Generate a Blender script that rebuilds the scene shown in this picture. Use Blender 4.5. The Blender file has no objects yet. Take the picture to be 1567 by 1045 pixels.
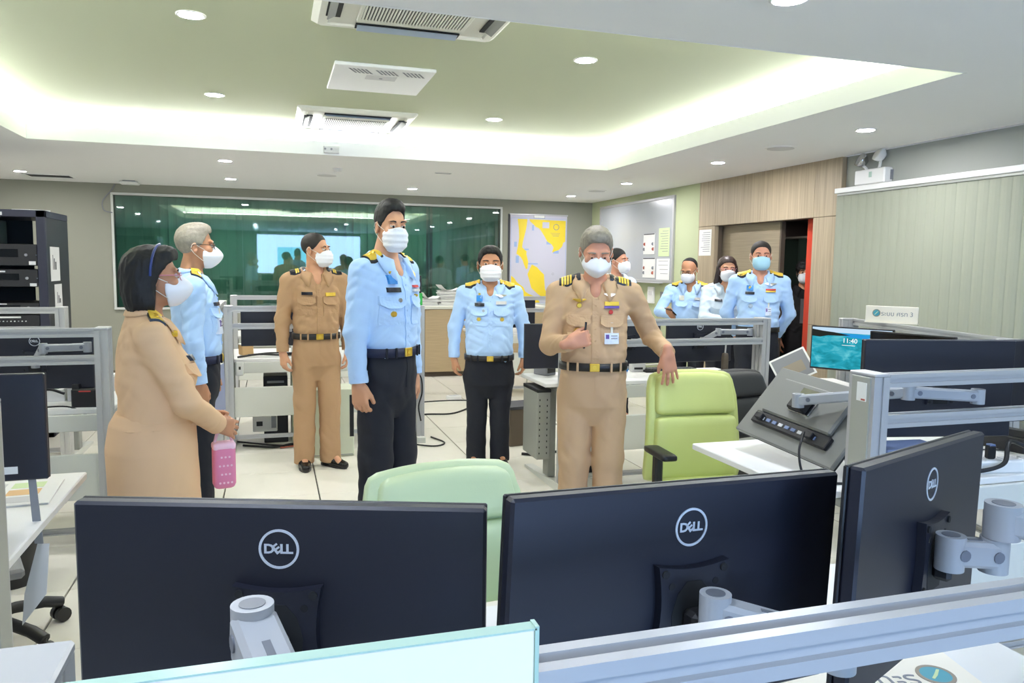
import bpy, bmesh, math, random
import numpy as np
from mathutils import Vector, Matrix, Euler
from mathutils.bvhtree import BVHTree

SC = bpy.context.scene
COL = SC.collection
R = math.radians
PI = math.pi

# ------------------------------------------------------------------ camera, world, exposure
CAM_RIGHT = Vector((0.955, -0.298, 0.014)); CAM_UP = Vector((0.016, 0.097, 0.995)); CAM_FWD = Vector((0.298, 0.950, -0.098))
cam_data = bpy.data.cameras.new('camera')
cam_data.sensor_width = 36.0
cam_data.lens = 26.99
cam_data.clip_start = 0.05
cam = bpy.data.objects.new('camera', cam_data)
COL.objects.link(cam)
_f = CAM_FWD.normalized(); _r = (CAM_RIGHT - _f*CAM_RIGHT.dot(_f)).normalized(); _u = _r.cross(_f)
_m = Matrix((( _r.x, _u.x, -_f.x, 0.0), (_r.y, _u.y, -_f.y, 0.0), (_r.z, _u.z, -_f.z, 1.55), (0, 0, 0, 1)))
cam.matrix_world = _m
SC.camera = cam

world = bpy.data.worlds.new('world'); SC.world = world
world.use_nodes = True
world.node_tree.nodes['Background'].inputs[0].default_value = (0.8, 0.85, 0.9, 1)
world.node_tree.nodes['Background'].inputs[1].default_value = 0.3

SC.view_settings.view_transform = 'Standard'
SC.view_settings.look = 'None'
SC.view_settings.gamma = 1.0
SC.view_settings.use_curve_mapping = False
SC.view_settings.exposure = 0.12

LAMP_DOWN = 600.0       # emission of every downlight lens
LAMP_COVE = 80.0       # emission of the cove strips
LAMP_WALL_SCREEN = 10.0 # brightness of the big display on the wall behind the camera

# ------------------------------------------------------------------ materials
def s2l(c):
    return tuple((x/255/12.92 if x/255 <= 0.04045 else ((x/255+0.055)/1.055)**2.4) for x in c)

def mat(name, rgb, rough=0.5, metal=0.0, bump=0.0, bscale=200.0, var=0.0, vscale=6.0, stretch=(1, 1, 1), spec=0.5, emit=0.0, sheen=0.0):
    """procedural principled material; rgb is 0-255 sRGB"""
    m = bpy.data.materials.new(name); m.use_nodes = True
    nt = m.node_tree; b = nt.nodes['Principled BSDF']
    c = s2l(rgb) + (1,)
    b.inputs['Base Color'].default_value = c
    b.inputs['Roughness'].default_value = rough
    b.inputs['Metallic'].default_value = metal
    b.inputs['Specular IOR Level'].default_value = spec
    if sheen: b.inputs['Sheen Weight'].default_value = sheen
    if emit:
        b.inputs['Emission Color'].default_value = c
        b.inputs['Emission Strength'].default_value = emit
    tc = nt.nodes.new('ShaderNodeTexCoord'); mp = nt.nodes.new('ShaderNodeMapping')
    mp.inputs['Scale'].default_value = stretch
    nt.links.new(tc.outputs['Object'], mp.inputs['Vector'])
    n = nt.nodes.new('ShaderNodeTexNoise'); n.inputs['Scale'].default_value = vscale; n.inputs['Detail'].default_value = 3
    nt.links.new(mp.outputs[0], n.inputs['Vector'])
    if var:
        mx = nt.nodes.new('ShaderNodeMix'); mx.data_type = 'RGBA'
        mx.inputs[6].default_value = tuple(max(0, x*(1-var)) for x in c[:3]) + (1,)
        mx.inputs[7].default_value = tuple(min(1, x*(1+var)) for x in c[:3]) + (1,)
        nt.links.new(n.outputs['Fac'], mx.inputs[0]); nt.links.new(mx.outputs[2], b.inputs['Base Color'])
    if bump:
        n2 = nt.nodes.new('ShaderNodeTexNoise'); n2.inputs['Scale'].default_value = bscale
        nt.links.new(mp.outputs[0], n2.inputs['Vector'])
        bp = nt.nodes.new('ShaderNodeBump'); bp.inputs['Strength'].default_value = bump; bp.inputs['Distance'].default_value = 0.002
        nt.links.new(n2.outputs['Fac'], bp.inputs['Height']); nt.links.new(bp.outputs[0], b.inputs['Normal'])
    return m

def emitter(name, rgb, strength):
    m = bpy.data.materials.new(name); m.use_nodes = True
    nt = m.node_tree; nt.nodes.clear()
    e = nt.nodes.new('ShaderNodeEmission'); e.inputs[0].default_value = s2l(rgb)+(1,); e.inputs[1].default_value = strength
    o = nt.nodes.new('ShaderNodeOutputMaterial'); nt.links.new(e.outputs[0], o.inputs[0])
    return m

def thin_glass(name, tint=(255, 255, 255), refl=1.0):
    m = bpy.data.materials.new(name); m.use_nodes = True
    nt = m.node_tree; nt.nodes.clear()
    t = nt.nodes.new('ShaderNodeBsdfTransparent'); t.inputs[0].default_value = s2l(tint)+(1,)
    g = nt.nodes.new('ShaderNodeBsdfGlossy'); g.inputs['Roughness'].default_value = 0.02; g.inputs['Color'].default_value = (1, 1, 1, 1)
    fr = nt.nodes.new('ShaderNodeFresnel'); fr.inputs[0].default_value = 1.5
    mu = nt.nodes.new('ShaderNodeMath'); mu.operation = 'MULTIPLY'; mu.inputs[1].default_value = refl; mu.use_clamp = True
    nt.links.new(fr.outputs[0], mu.inputs[0])
    mx = nt.nodes.new('ShaderNodeMixShader'); o = nt.nodes.new('ShaderNodeOutputMaterial')
    nt.links.new(mu.outputs[0], mx.inputs[0]); nt.links.new(t.outputs[0], mx.inputs[1]); nt.links.new(g.outputs[0], mx.inputs[2])
    nt.links.new(mx.outputs[0], o.inputs[0])
    return m

M = {}
M['ceil_low'] = mat('ceiling paint off white', (238, 238, 236), 0.85, bump=.05, bscale=60)
M['ceil_high'] = mat('recess paint sage', (190, 196, 166), 0.85)
M['cove_white'] = mat('cove paint white', (236, 237, 235), 0.8)
M['wall_back'] = mat('wall paint grey sage', (148, 148, 133), 0.8, bump=.05, bscale=80)
M['wall_green'] = mat('wall paint sage green', (182, 190, 152), 0.8, bump=.05, bscale=80)
M['wall_grey'] = mat('wall paint pale grey', (168, 171, 163), 0.8)
M['tile'] = mat('floor tile laminate', (226, 222, 208), 0.32, var=.03, vscale=9)
M['added_carpet'] = mat('dark carpet tiles', (58, 60, 70), 0.95, bump=.3, bscale=300)
M['joint'] = mat('floor joint dark', (48, 46, 42), 0.8)
M['wood'] = mat('laminate taupe vertical grain', (172, 156, 130), 0.5, var=.42, vscale=3.0, stretch=(20, 20, .5))
M['wood_h'] = mat('laminate taupe horizontal grain', (150, 136, 112), 0.55, var=.3, vscale=3.0, stretch=(.8, .8, 26), bump=.3, bscale=3)
M['wood_c'] = mat('counter laminate beige', (188, 166, 130), 0.55, var=.25, vscale=3.0, stretch=(1.2, 1.2, 40))
M['wood_dark'] = mat('dark timber edge', (92, 80, 66), 0.6)
M['alu'] = mat('anodised aluminium', (188, 188, 188), 0.38, metal=.3)
M['alu_dark'] = mat('aluminium groove', (120, 124, 132), 0.45, metal=.4)
M['post_grey'] = mat('post end cover grey', (170, 171, 160), 0.5, metal=.2)
M['desk_white'] = mat('desk laminate white', (232, 231, 226), 0.4)
M['steel_white'] = mat('powder coated steel white', (214, 215, 206), 0.45)
M['steel_grey'] = mat('powder coated steel grey', (160, 162, 156), 0.45, metal=.3)
M['black_plastic'] = mat('black plastic', (26, 26, 28), 0.45, bump=.15, bscale=600)
M['mon_back'] = mat('monitor shell blue reflection tint', (11, 15, 32), 0.47, bump=.08, bscale=900)  # blue of a reflection is painted into the black base colour
M['mon_back'].node_tree.nodes['Principled BSDF'].inputs['Specular IOR Level'].default_value = .65
M['mon_back_grey'] = mat('monitor shell dark grey', (118, 118, 112), 0.5)
M['mon_screen_off'] = mat('screen glass off', (14, 15, 17), 0.12)
M['logo_silver'] = mat('logo silver', (214, 220, 228), 0.3, metal=.3)
M['arm_white'] = mat('arm painted light grey', (166, 169, 172), 0.4)
M['chrome'] = mat('chrome', (200, 200, 200), 0.15, metal=1.0)
M['chair_green'] = mat('lime leatherette', (206, 214, 132), 0.4, bump=.12, bscale=180, var=.03)
M['chair_green_pale'] = mat('pale lime leatherette', (205, 222, 176), 0.4, bump=.12, bscale=180, var=.03)
M['chair_black'] = mat('charcoal mesh fabric', (52, 52, 52), 0.6, bump=.2, bscale=300)
M['chair_grey'] = mat('mid grey chair plastic', (140, 142, 146), 0.5)
M['rubber'] = mat('cable rubber black', (20, 20, 21), 0.5)
M['cable_white'] = mat('cable white', (222, 220, 208), 0.5)
M['paper'] = mat('paper white', (236, 236, 230), 0.7)
M['paper_grey'] = mat('paper greyed', (206, 206, 204), 0.7)
M['paper_green'] = mat('paper pale green', (206, 224, 170), 0.7)
M['ink'] = mat('ink dark', (62, 62, 66), 0.7)
M['ink_red'] = mat('ink red', (176, 92, 74), 0.7)
M['ink_grey'] = mat('ink grey', (136, 138, 142), 0.7)
M['rack_blue'] = mat('rack frame navy black', (36, 38, 54), 0.45)
M['rack_side'] = mat('rack side charcoal', (36, 38, 40), 0.5)
M['led_blue'] = emitter('led blue', (80, 110, 255), 3.0)
M['blind_green'] = mat('blind fabric deep green', (138, 170, 160), 0.8, bump=.2, bscale=400, var=.06, vscale=3)
M['blind_pale'] = mat('blind fabric pale sage', (154, 158, 141), 0.75, bump=.1, bscale=400)
M['white_gloss'] = mat('white plastic', (236, 236, 232), 0.35)
M['cream_plastic'] = mat('cream plastic', (224, 224, 210), 0.4)
M['dark_slot'] = mat('dark opening', (22, 24, 26), 0.7)
M['grey_blade'] = mat('grey louvre', (126, 128, 122), 0.5)
M['blue_blade'] = mat('blue grey louvre', (146, 160, 176), 0.45)
M['red_paint'] = mat('red orange paint', (206, 62, 34), 0.45)
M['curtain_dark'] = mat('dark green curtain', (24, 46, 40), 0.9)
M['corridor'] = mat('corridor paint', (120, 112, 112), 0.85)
M['soot'] = mat('cove stain grey brown', (150, 146, 136), 0.8)
M['folder_green'] = mat('folder green', (52, 172, 74), 0.5)
M['yellow_land'] = mat('chart land yellow', (236, 208, 52), 0.6, var=.05)
M['chart_sea'] = mat('chart paper lilac white', (198, 196, 208), 0.6)
M['chart_blue'] = mat('chart shoal blue', (152, 176, 212), 0.6)
M['whiteboard'] = mat('whiteboard enamel', (178, 182, 184), 0.22)
M['glass_green'] = mat('acrylic edge green', (180, 208, 190), 0.2)
M['acrylic'] = mat('frosted white acrylic', (246, 238, 220), 0.6)
M['teal'] = mat('emblem teal', (72, 160, 178), 0.4)
M['bronze'] = mat('emblem ring grey brown', (152, 140, 122), 0.4)
M['skin_a'] = mat('skin light brown', (205, 152, 118), 0.55, var=.05, vscale=20)
M['skin_b'] = mat('skin tan', (188, 134, 100), 0.55, var=.05, vscale=20)
M['skin_c'] = mat('skin ruddy', (206, 146, 118), 0.55, var=.06, vscale=20)
M['hair_black'] = mat('hair black', (15, 13, 13), 0.65, bump=.6, bscale=90, stretch=(1, 1, .25))
M['hair_dark'] = mat('hair dark brown', (52, 38, 32), 0.45, bump=.6, bscale=90, stretch=(1, 1, .25))
M['hair_salt'] = mat('hair salt and pepper', (128, 120, 108), 0.6, bump=.7, bscale=110, var=.35, vscale=60)
M['hair_grey'] = mat('hair grey', (150, 142, 128), 0.6, bump=.7, bscale=110, var=.3, vscale=60)
M['hair_thin'] = mat('cropped dark hair', (40, 34, 30), 0.7, bump=.5, bscale=150)
M['eye_dark'] = mat('eye dark', (40, 30, 28), 0.2)
M['eye_white'] = mat('eye white', (206, 194, 184), 0.3)
M['mask_white'] = mat('mask white nonwoven', (240, 241, 244), 0.75, bump=.1, bscale=400)
M['mask_blue'] = mat('mask light blue nonwoven', (168, 212, 232), 0.75, bump=.1, bscale=400)
M['shirt_blue'] = mat('shirt light blue cotton', (180, 212, 250), 0.75, bump=.2, bscale=700, var=.02, sheen=.1)
M['shirt_pale'] = mat('shirt very pale blue cotton', (212, 226, 238), 0.75, bump=.2, bscale=700, var=.02)
M['cloth_tan'] = mat('uniform tan twill', (176, 140, 104), 0.8, bump=.2, bscale=700, var=.03)
M['cloth_beige'] = mat('uniform pinkish beige twill', (198, 164, 128), 0.8, bump=.2, bscale=700, var=.03)
M['cloth_sand'] = mat('suit sand twill', (226, 186, 144), 0.8, bump=.2, bscale=700, var=.03)
M['cloth_navy'] = mat('trousers midnight navy', (24, 27, 38), 0.85, bump=.2, bscale=700, var=.05)
M['cloth_black'] = mat('black suit cloth', (16, 15, 17), 0.9)
M['cloth_dim'] = mat('grey shirt cloth', (96, 94, 96), 0.9)
M['belt_black'] = mat('belt black', (20, 19, 20), 0.4)
M['belt_navy'] = mat('belt navy webbing', (28, 34, 62), 0.7)
M['gold'] = mat('gold metal', (226, 186, 74), 0.3, metal=.75)
M['gold_cloth'] = mat('gold braid', (232, 196, 72), 0.5, metal=.25, bump=.4, bscale=500)
M['silver'] = mat('silver metal', (196, 196, 190), 0.3, metal=.8)
M['shoe'] = mat('black polished leather', (18, 16, 16), 0.18)
M['name_black'] = mat('name tag black', (24, 26, 36), 0.35)
M['badge_blue'] = mat('badge enamel blue', (34, 128, 206), 0.35)
M['badge_red'] = mat('ribbon red', (196, 60, 56), 0.6)
M['badge_purple'] = mat('ribbon purple', (104, 82, 160), 0.6)
M['id_white'] = mat('id card white blue', (218, 226, 244), 0.35)
M['glasses_dark'] = mat('dark spectacle frame', (42, 34, 34), 0.3)
M['glasses_pink'] = mat('pink spectacle frame', (206, 128, 150), 0.3)
M['band_blue'] = mat('hair band navy', (36, 56, 116), 0.4)
M['pink'] = mat('pouch pink cloth', (226, 134, 168), 0.7)
M['pink_pale'] = mat('pouch dot pale pink', (248, 206, 220), 0.7)
M['folder_lilac'] = mat('folder grey lilac', (150, 158, 190), 0.4)
M['phone'] = mat('phone black', (20, 20, 22), 0.2)
M['blue_plastic'] = mat('blue plastic', (46, 92, 176), 0.4)
M['box_bluegrey'] = mat('blue grey plastic', (110, 126, 160), 0.45)
M['pc_cream'] = mat('pale grey green steel', (208, 214, 190), 0.5)
M['tan_object'] = mat('peach card', (226, 186, 130), 0.7)
M['window_frame'] = mat('window frame white', (206, 208, 200), 0.5)
M['glass'] = thin_glass('window glass', (220, 240, 231), 1.9)
M['downlight'] = emitter('downlight lens', (250, 249, 255), LAMP_DOWN)
M['downlight_cool'] = emitter('downlight lens daylight', (226, 236, 255), LAMP_DOWN*.85)
M['cove_led'] = emitter('cove led', (250, 253, 255), LAMP_COVE)

# ------------------------------------------------------------------ mesh helpers
class MB:
    def __init__(s): s.v = []; s.f = []; s.mi = []; s.sm = []
    def add(s, v, f, mi=0, smooth=False, T=None):
        o = len(s.v)
        if T is not None: v = [tuple(T @ Vector(p)) for p in v]
        s.v += [tuple(p) for p in v]
        s.f += [tuple(i+o for i in q) for q in f]
        s.mi += [mi]*len(f); s.sm += [smooth]*len(f)
        return s
    def box(s, x0, x1, y0, y1, z0, z1, b=0.0, mi=0, T=None):
        b = min(b, (x1-x0)*.45, (y1-y0)*.45, (z1-z0)*.45)
        if b <= 0:
            v = [(x, y, z) for x in (x0, x1) for y in (y0, y1) for z in (z0, z1)]
            f = [(0, 1, 3, 2), (4, 6, 7, 5), (0, 4, 5, 1), (2, 3, 7, 6), (0, 2, 6, 4), (1, 5, 7, 3)]
            return s.add(v, f, mi, False, T)
        bm = bmesh.new(); bmesh.ops.create_cube(bm, size=1)
        for q in bm.verts: q.co = Vector(((x0+x1)/2+q.co.x*(x1-x0), (y0+y1)/2+q.co.y*(y1-y0), (z0+z1)/2+q.co.z*(z1-z0)))
        bmesh.ops.bevel(bm, geom=bm.edges[:], offset=b, segments=1, affect='EDGES')
        bm.verts.index_update()
        s.add([q.co[:] for q in bm.verts], [[q.index for q in f.verts] for f in bm.faces], mi, False, T); bm.free()
        return s
    def cyl(s, p0, p1, r0, r1=None, n=16, mi=0, T=None, cap=True, smooth=True):
        r1 = r0 if r1 is None else r1
        p0 = Vector(p0); p1 = Vector(p1); d = (p1-p0).normalized()
        a = d.orthogonal().normalized(); c = d.cross(a)
        v = []
        for p, r in ((p0, r0), (p1, r1)):
            for i in range(n):
                t = 2*PI*i/n; v.append(p + a*(math.cos(t)*r) + c*(math.sin(t)*r))
        s.add(v, [(i, (i+1) % n, n+(i+1) % n, n+i) for i in range(n)], mi, smooth, T)
        if cap: s.add(v, [tuple(range(n-1, -1, -1)), tuple(range(n, 2*n))], mi, False, T)
        return s
    def tube(s, pts, r, n=7, mi=0, T=None):
        pts = [Vector(p) for p in pts]; v = []; f = []
        a = None
        for i, p in enumerate(pts):
            d = (pts[min(i+1, len(pts)-1)]-pts[max(i-1, 0)]).normalized()
            a = d.orthogonal().normalized() if a is None else (a - d*a.dot(d)).normalized()
            c = d.cross(a)
            for k in range(n):
                t = 2*PI*k/n; v.append(p+a*(math.cos(t)*r)+c*(math.sin(t)*r))
        for i in range(len(pts)-1):
            for k in range(n): f.append((i*n+k, i*n+(k+1) % n, (i+1)*n+(k+1) % n, (i+1)*n+k))
        s.add(v, f, mi, True, T)
        s.add(v, [tuple(range(n-1, -1, -1)), tuple(range((len(pts)-1)*n, len(pts)*n))], mi, False, T)
        return s
    def prism(s, poly, h0, h1, mi=0, T=None, axis='z', smooth=False):
        n = len(poly)
        def P(p, h): return {'z': (p[0], p[1], h), 'x': (h, p[0], p[1]), 'y': (p[0], h, p[1])}[axis]
        v = [P(p, h0) for p in poly]+[P(p, h1) for p in poly]
        s.add(v, [(i, (i+1) % n, n+(i+1) % n, n+i) for i in range(n)], mi, smooth, T)
        s.add(v, [tuple(range(n-1, -1, -1)), tuple(range(n, 2*n))], mi, False, T)
        return s
    def ring(s, c, r0, r1, y0, y1, n=40, mi=0, T=None):
        """flat annulus in the xz plane, extruded from y0 to y1"""
        v = []
        for i in range(n):
            t = 2*PI*i/n
            for (r, y) in ((r0, y0), (r1, y0), (r1, y1), (r0, y1)): v.append((c[0]+math.cos(t)*r, y, c[1]+math.sin(t)*r))
        f = []
        for i in range(n):
            j = (i+1) % n
            for k in range(4): f.append((i*4+k, i*4+(k+1) % 4, j*4+(k+1) % 4, j*4+k))
        return s.add(v, f, mi, False, T)
    def rbox(s, cx, cy, cz, hx, hy, hz, r, n=6, mi=0, T=None, fn=None):
        """cushion like rounded box; fn deforms its points"""
        r = min(r, hx, hy, hz); bm = bmesh.new()
        bmesh.ops.create_cube(bm, size=2)
        bmesh.ops.subdivide_edges(bm, edges=bm.edges[:], cuts=n, use_grid_fill=True)
        bm.verts.index_update(); v = []
        for q in bm.verts:
            # spread the cuts towards the edges
            c = Vector([math.copysign(abs(t)**.6, t) for t in q.co])
            p = Vector((c.x*hx, c.y*hy, c.z*hz))
            inn = Vector((max(-hx+r, min(hx-r, p.x)), max(-hy+r, min(hy-r, p.y)), max(-hz+r, min(hz-r, p.z))))
            d = p-inn
            if d.length > 1e-9: p = inn+d.normalized()*r
            if fn: p = Vector(fn(p))
            v.append((cx+p.x, cy+p.y, cz+p.z))
        s.add(v, [[q.index for q in f.verts] for f in bm.faces], mi, True, T); bm.free()
        return s
    def build(s, name, mats, parent=None, loc=None, rz=None):
        me = bpy.data.meshes.new(name)
        me.from_pydata(s.v, [], s.f)
        if not isinstance(mats, (list, tuple)): mats = [mats]
        for q in mats: me.materials.append(q)
        me.polygons.foreach_set('material_index', s.mi)
        me.polygons.foreach_set('use_smooth', s.sm)
        me.update()
        o = bpy.data.objects.new(name, me); COL.objects.link(o)
        if parent is not None: o.parent = parent
        if loc is not None: o.location = loc
        if rz is not None: o.rotation_euler = (0, 0, rz)
        return o

def link_mesh(name, me, parent=None):
    o = bpy.data.objects.new(name, me); COL.objects.link(o)
    if parent is not None: o.parent = parent
    return o

def tag(o, label, cat, group=None):
    o['label'] = label; o['category'] = cat
    if group: o['group'] = group
    return o

def thing(name, label, cat, loc=(0, 0, 0), rz=0.0, group=None, rot=None):
    o = bpy.data.objects.new(name, None); COL.objects.link(o)
    o.empty_display_size = .1
    o.location = loc; o.rotation_euler = rot if rot else (0, 0, rz)
    return tag(o, label, cat, group)

def struct(o): o['kind'] = 'structure'; return o

def text_mesh(body, size, extrude=.0004, align='CENTER', bold=0.0):
    c = bpy.data.curves.new('lettering', 'FONT'); c.body = body; c.size = size; c.extrude = extrude; c.offset = bold
    c.align_x = align; c.align_y = 'CENTER'; c.resolution_u = 3
    o = bpy.data.objects.new('lettering', c); COL.objects.link(o)
    dg = bpy.context.evaluated_depsgraph_get()
    me = bpy.data.meshes.new_from_object(o.evaluated_get(dg))
    bpy.data.objects.remove(o); bpy.data.curves.remove(c)
    me.name = 'lettering'
    return me

def text_obj(name, body, size, m, parent, T, align='CENTER', extrude=.0004):
    me = text_mesh(body, size, extrude, align); me.transform(T)
    me.materials.clear(); me.materials.append(m)
    return link_mesh(name, me, parent)

def spline(pts, n=8):
    """catmull rom through points"""
    pts = [Vector(p) for p in pts]; out = []
    P = [pts[0]*2-pts[1]]+pts+[pts[-1]*2-pts[-2]]
    for i in range(1, len(P)-2):
        for k in range(n):
            t = k/n; a, b, c, d = P[i-1:i+3]
            out.append(.5*((2*b)+(c-a)*t+(2*a-5*b+4*c-d)*t*t+(3*b-a-3*c+d)*t**3))
    out.append(pts[-1]); return out

def copy_tree(o, parent=None):
    c = o.copy(); COL.objects.link(c); c.parent = parent
    for ch in [q for q in o.children]: copy_tree(ch, c)
    return c
# ------------------------------------------------------------------ implicit surfaces for bodies and clothes
def smin(a, b, k):
    h = np.clip(.5+.5*(b-a)/k, 0, 1)
    return b+(a-b)*h-k*h*(1-h)

class Field:
    def __init__(s, lo, hi, vx):
        s.vx = vx; s.lo = np.array(lo, float)
        s.n = np.ceil((np.array(hi)-s.lo)/vx).astype(int)+1
        s.D = np.full(s.n, .25, np.float32)
        s.ax = [s.lo[i]+np.arange(s.n[i])*vx for i in range(3)]
    def reg(s, lo, hi):
        sl = []
        for i in range(3):
            a = int(max(0, math.floor((lo[i]-s.lo[i])/s.vx))); b = int(min(s.n[i], math.ceil((hi[i]-s.lo[i])/s.vx)+1))
            sl.append(slice(a, max(a, b)))
        X = s.ax[0][sl[0]][:, None, None]; Y = s.ax[1][sl[1]][None, :, None]; Z = s.ax[2][sl[2]][None, None, :]
        return tuple(sl), X, Y, Z
    def put(s, sl, d, k):
        if s.D[sl].size: s.D[sl] = smin(s.D[sl], d.astype(np.float32), k) if k > 0 else np.minimum(s.D[sl], d)
    def cone(s, a, b, r1, r2, k=.015, cut=None):
        a = np.array(a, float); b = np.array(b, float); m = max(r1, r2)+k+.03
        sl, X, Y, Z = s.reg(np.minimum(a, b)-m, np.maximum(a, b)+m)
        ab = b-a; L = max(ab@ab, 1e-9)
        t = np.clip(((X-a[0])*ab[0]+(Y-a[1])*ab[1]+(Z-a[2])*ab[2])/L, 0, 1)
        d = np.sqrt((X-a[0]-t*ab[0])**2+(Y-a[1]-t*ab[1])**2+(Z-a[2]-t*ab[2])**2)-(r1+(r2-r1)*t)
        if cut is not None:
            u = ab/math.sqrt(L); d = np.maximum(d, (X-b[0])*u[0]+(Y-b[1])*u[1]+(Z-b[2])*u[2]-cut)
        s.put(sl, d, k)
    def ell_d(s, c, r, Rm, m, p=2.0):
        c = np.array(c, float); r = np.array(r, float); e = r.max()+m
        sl, X, Y, Z = s.reg(c-e, c+e)
        dx, dy, dz = X-c[0], Y-c[1], Z-c[2]
        if Rm is not None:
            Rm = np.array(Rm)
            dx, dy, dz = (Rm[0, 0]*dx+Rm[1, 0]*dy+Rm[2, 0]*dz, Rm[0, 1]*dx+Rm[1, 1]*dy+Rm[2, 1]*dz, Rm[0, 2]*dx+Rm[1, 2]*dy+Rm[2, 2]*dz)
        if p == 2.0:
            k0 = np.sqrt((dx/r[0])**2+(dy/r[1])**2+(dz/r[2])**2); k1 = np.sqrt((dx/r[0]**2)**2+(dy/r[1]**2)**2+(dz/r[2]**2)**2)
            d = k0*(k0-1)/np.maximum(k1, 1e-6)
        else:
            k0 = (np.abs(dx/r[0])**p+np.abs(dy/r[1])**p+np.abs(dz/r[2])**p)**(1/p); d = (k0-1)*r.min()
        return sl, d, dx, dy, dz
    def ell(s, c, r, k=.015, Rm=None, p=2.0):
        sl, d, *_ = s.ell_d(c, r, Rm, k+.03, p); s.put(sl, d+np.zeros(s.D[sl].shape), k)
    def dent(s, c, r, k=.008, Rm=None):
        sl, d, *_ = s.ell_d(c, r, Rm, k+.02)
        s.D[sl] = -smin(-s.D[sl], d.astype(np.float32), k)
    def loft(s, rows, k=.02, p=2.4):
        """stack of super-ellipses: rows of (z, half width, half depth, y centre)"""
        rows = sorted(rows); z = [q[0] for q in rows]
        W = max(q[1] for q in rows)+k+.03; Dp = max(q[2]+abs(q[3]) for q in rows)+k+.03
        sl, X, Y, Z = s.reg((-W, -Dp, z[0]-.03), (W, Dp, z[-1]+.03))
        zz = Z.ravel()
        def sm(col):
            return np.interp(zz, z, [q[col] for q in rows])[None, None, :]
        a, b, yc = sm(1), sm(2), sm(3)
        k0 = (np.abs(X/a)**p+np.abs((Y-yc)/b)**p)**(1/p)
        d = (k0-1)*np.minimum(a, b)
        d = np.maximum(d, np.maximum(z[0]-Z, Z-z[-1]))
        s.put(sl, d, k)
    def folds(s, amp, rnd, waves):
        """soft cloth folds: sum of a few plane waves; waves = list of (direction, wavelength)"""
        X = s.ax[0][:, None, None]; Y = s.ax[1][None, :, None]; Z = s.ax[2][None, None, :]
        g = 0
        for (d, wl) in waves:
            d = np.array(d, float); d /= np.linalg.norm(d); k = 2*PI/wl
            ph = rnd.uniform(0, 6.28)
            w = np.sin(k*(X*d[0]+Y*d[1]+Z*d[2])+ph+1.3*np.sin(k*.37*(X*d[1]-Z*d[0]+Y)+ph*2))
            e_ = .5+.5*np.sin(k*.45*(X*d[2]+Y*d[0]-Z*d[1])+ph*3)
            g = g+w*.55+(1.0-2.2*np.abs(w))*e_*.6
        s.D += (amp*g/len(waves)).astype(np.float32)
    def cutz(s, z0=None, z1=None):
        Z = s.ax[2][None, None, :]
        if z0 is not None: s.D = np.maximum(s.D, (z0-Z).astype(np.float32))
        if z1 is not None: s.D = np.maximum(s.D, (Z-z1).astype(np.float32))
    def arrays(s):
        D = s.D; D[0] = D[-1] = .2; D[:, 0] = D[:, -1] = .2; D[:, :, 0] = D[:, :, -1] = .2
        S = D < 0
        c = np.zeros(np.array(D.shape)-1, np.int8)
        cr = [(i, j, k) for i in (0, 1) for j in (0, 1) for k in (0, 1)]
        sh = lambda A, q: A[q[0]:A.shape[0]-1+q[0], q[1]:A.shape[1]-1+q[1], q[2]:A.shape[2]-1+q[2]]
        for q in cr: c += sh(S, q)
        act = (c > 0) & (c < 8)
        idx = np.argwhere(act)
        vals = {q: D[idx[:, 0]+q[0], idx[:, 1]+q[1], idx[:, 2]+q[2]] for q in cr}
        acc = np.zeros((len(idx), 3)); cnt = np.zeros(len(idx))
        for q in cr:
            for ax in range(3):
                if q[ax] == 0:
                    w = list(q); w[ax] = 1; w = tuple(w)
                    va, vb = vals[q], vals[w]; x = (va < 0) != (vb < 0)
                    t = np.where(x, va/np.where(x, va-vb, 1), 0)
                    for j in range(3): acc[:, j] += np.where(x, q[j]+(t if j == ax else 0), 0)
                    cnt += x
        pos = s.lo+(idx+acc/cnt[:, None])*s.vx
        ids = np.full(c.shape, -1, np.int32); ids[act] = np.arange(len(idx))
        quads = []
        for ax in range(3):
            a = [slice(None)]*3; b = [slice(None)]*3; a[ax] = slice(0, -1); b[ax] = slice(1, None)
            x = S[tuple(a)] != S[tuple(b)]
            e = np.argwhere(x); sg = S[tuple(a)][x]
            o = [i for i in range(3) if i != ax]
            ok = (e[:, o[0]] > 0) & (e[:, o[1]] > 0); e = e[ok]; sg = sg[ok]
            def cell(da, db):
                f = e.copy(); f[:, o[0]] -= da; f[:, o[1]] -= db
                return ids[f[:, 0], f[:, 1], f[:, 2]]
            Q = np.stack([cell(1, 1), cell(0, 1), cell(0, 0), cell(1, 0)], 1)
            fl = sg if ax != 1 else ~sg
            Q[~fl] = Q[~fl][:, ::-1]
            quads.append(Q)
        return pos, np.concatenate(quads)
    def mesh(s, name, m, parent=None, smooth=1):
        pos, Q = s.arrays()
        for _ in range(smooth):           # one light laplacian pass
            acc = np.zeros_like(pos); cn = np.zeros(len(pos))
            for a, b in ((0, 1), (1, 2), (2, 3), (3, 0)):
                np.add.at(acc, Q[:, a], pos[Q[:, b]]); np.add.at(cn, Q[:, a], 1)
                np.add.at(acc, Q[:, b], pos[Q[:, a]]); np.add.at(cn, Q[:, b], 1)
            pos = pos*.5+.5*acc/np.maximum(cn, 1)[:, None]
        me = bpy.data.meshes.new(name)
        me.vertices.add(len(pos)); me.vertices.foreach_set('co', pos.astype(np.float32).ravel())
        me.loops.add(len(Q)*4); me.loops.foreach_set('vertex_index', Q.ravel().astype(np.int32))
        me.polygons.add(len(Q)); me.polygons.foreach_set('loop_start', np.arange(0, len(Q)*4, 4, dtype=np.int32))
        me.polygons.foreach_set('use_smooth', np.ones(len(Q), bool))
        me.materials.append(m); me.update(calc_edges=True); me.validate()
        return link_mesh(name, me, parent)

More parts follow.
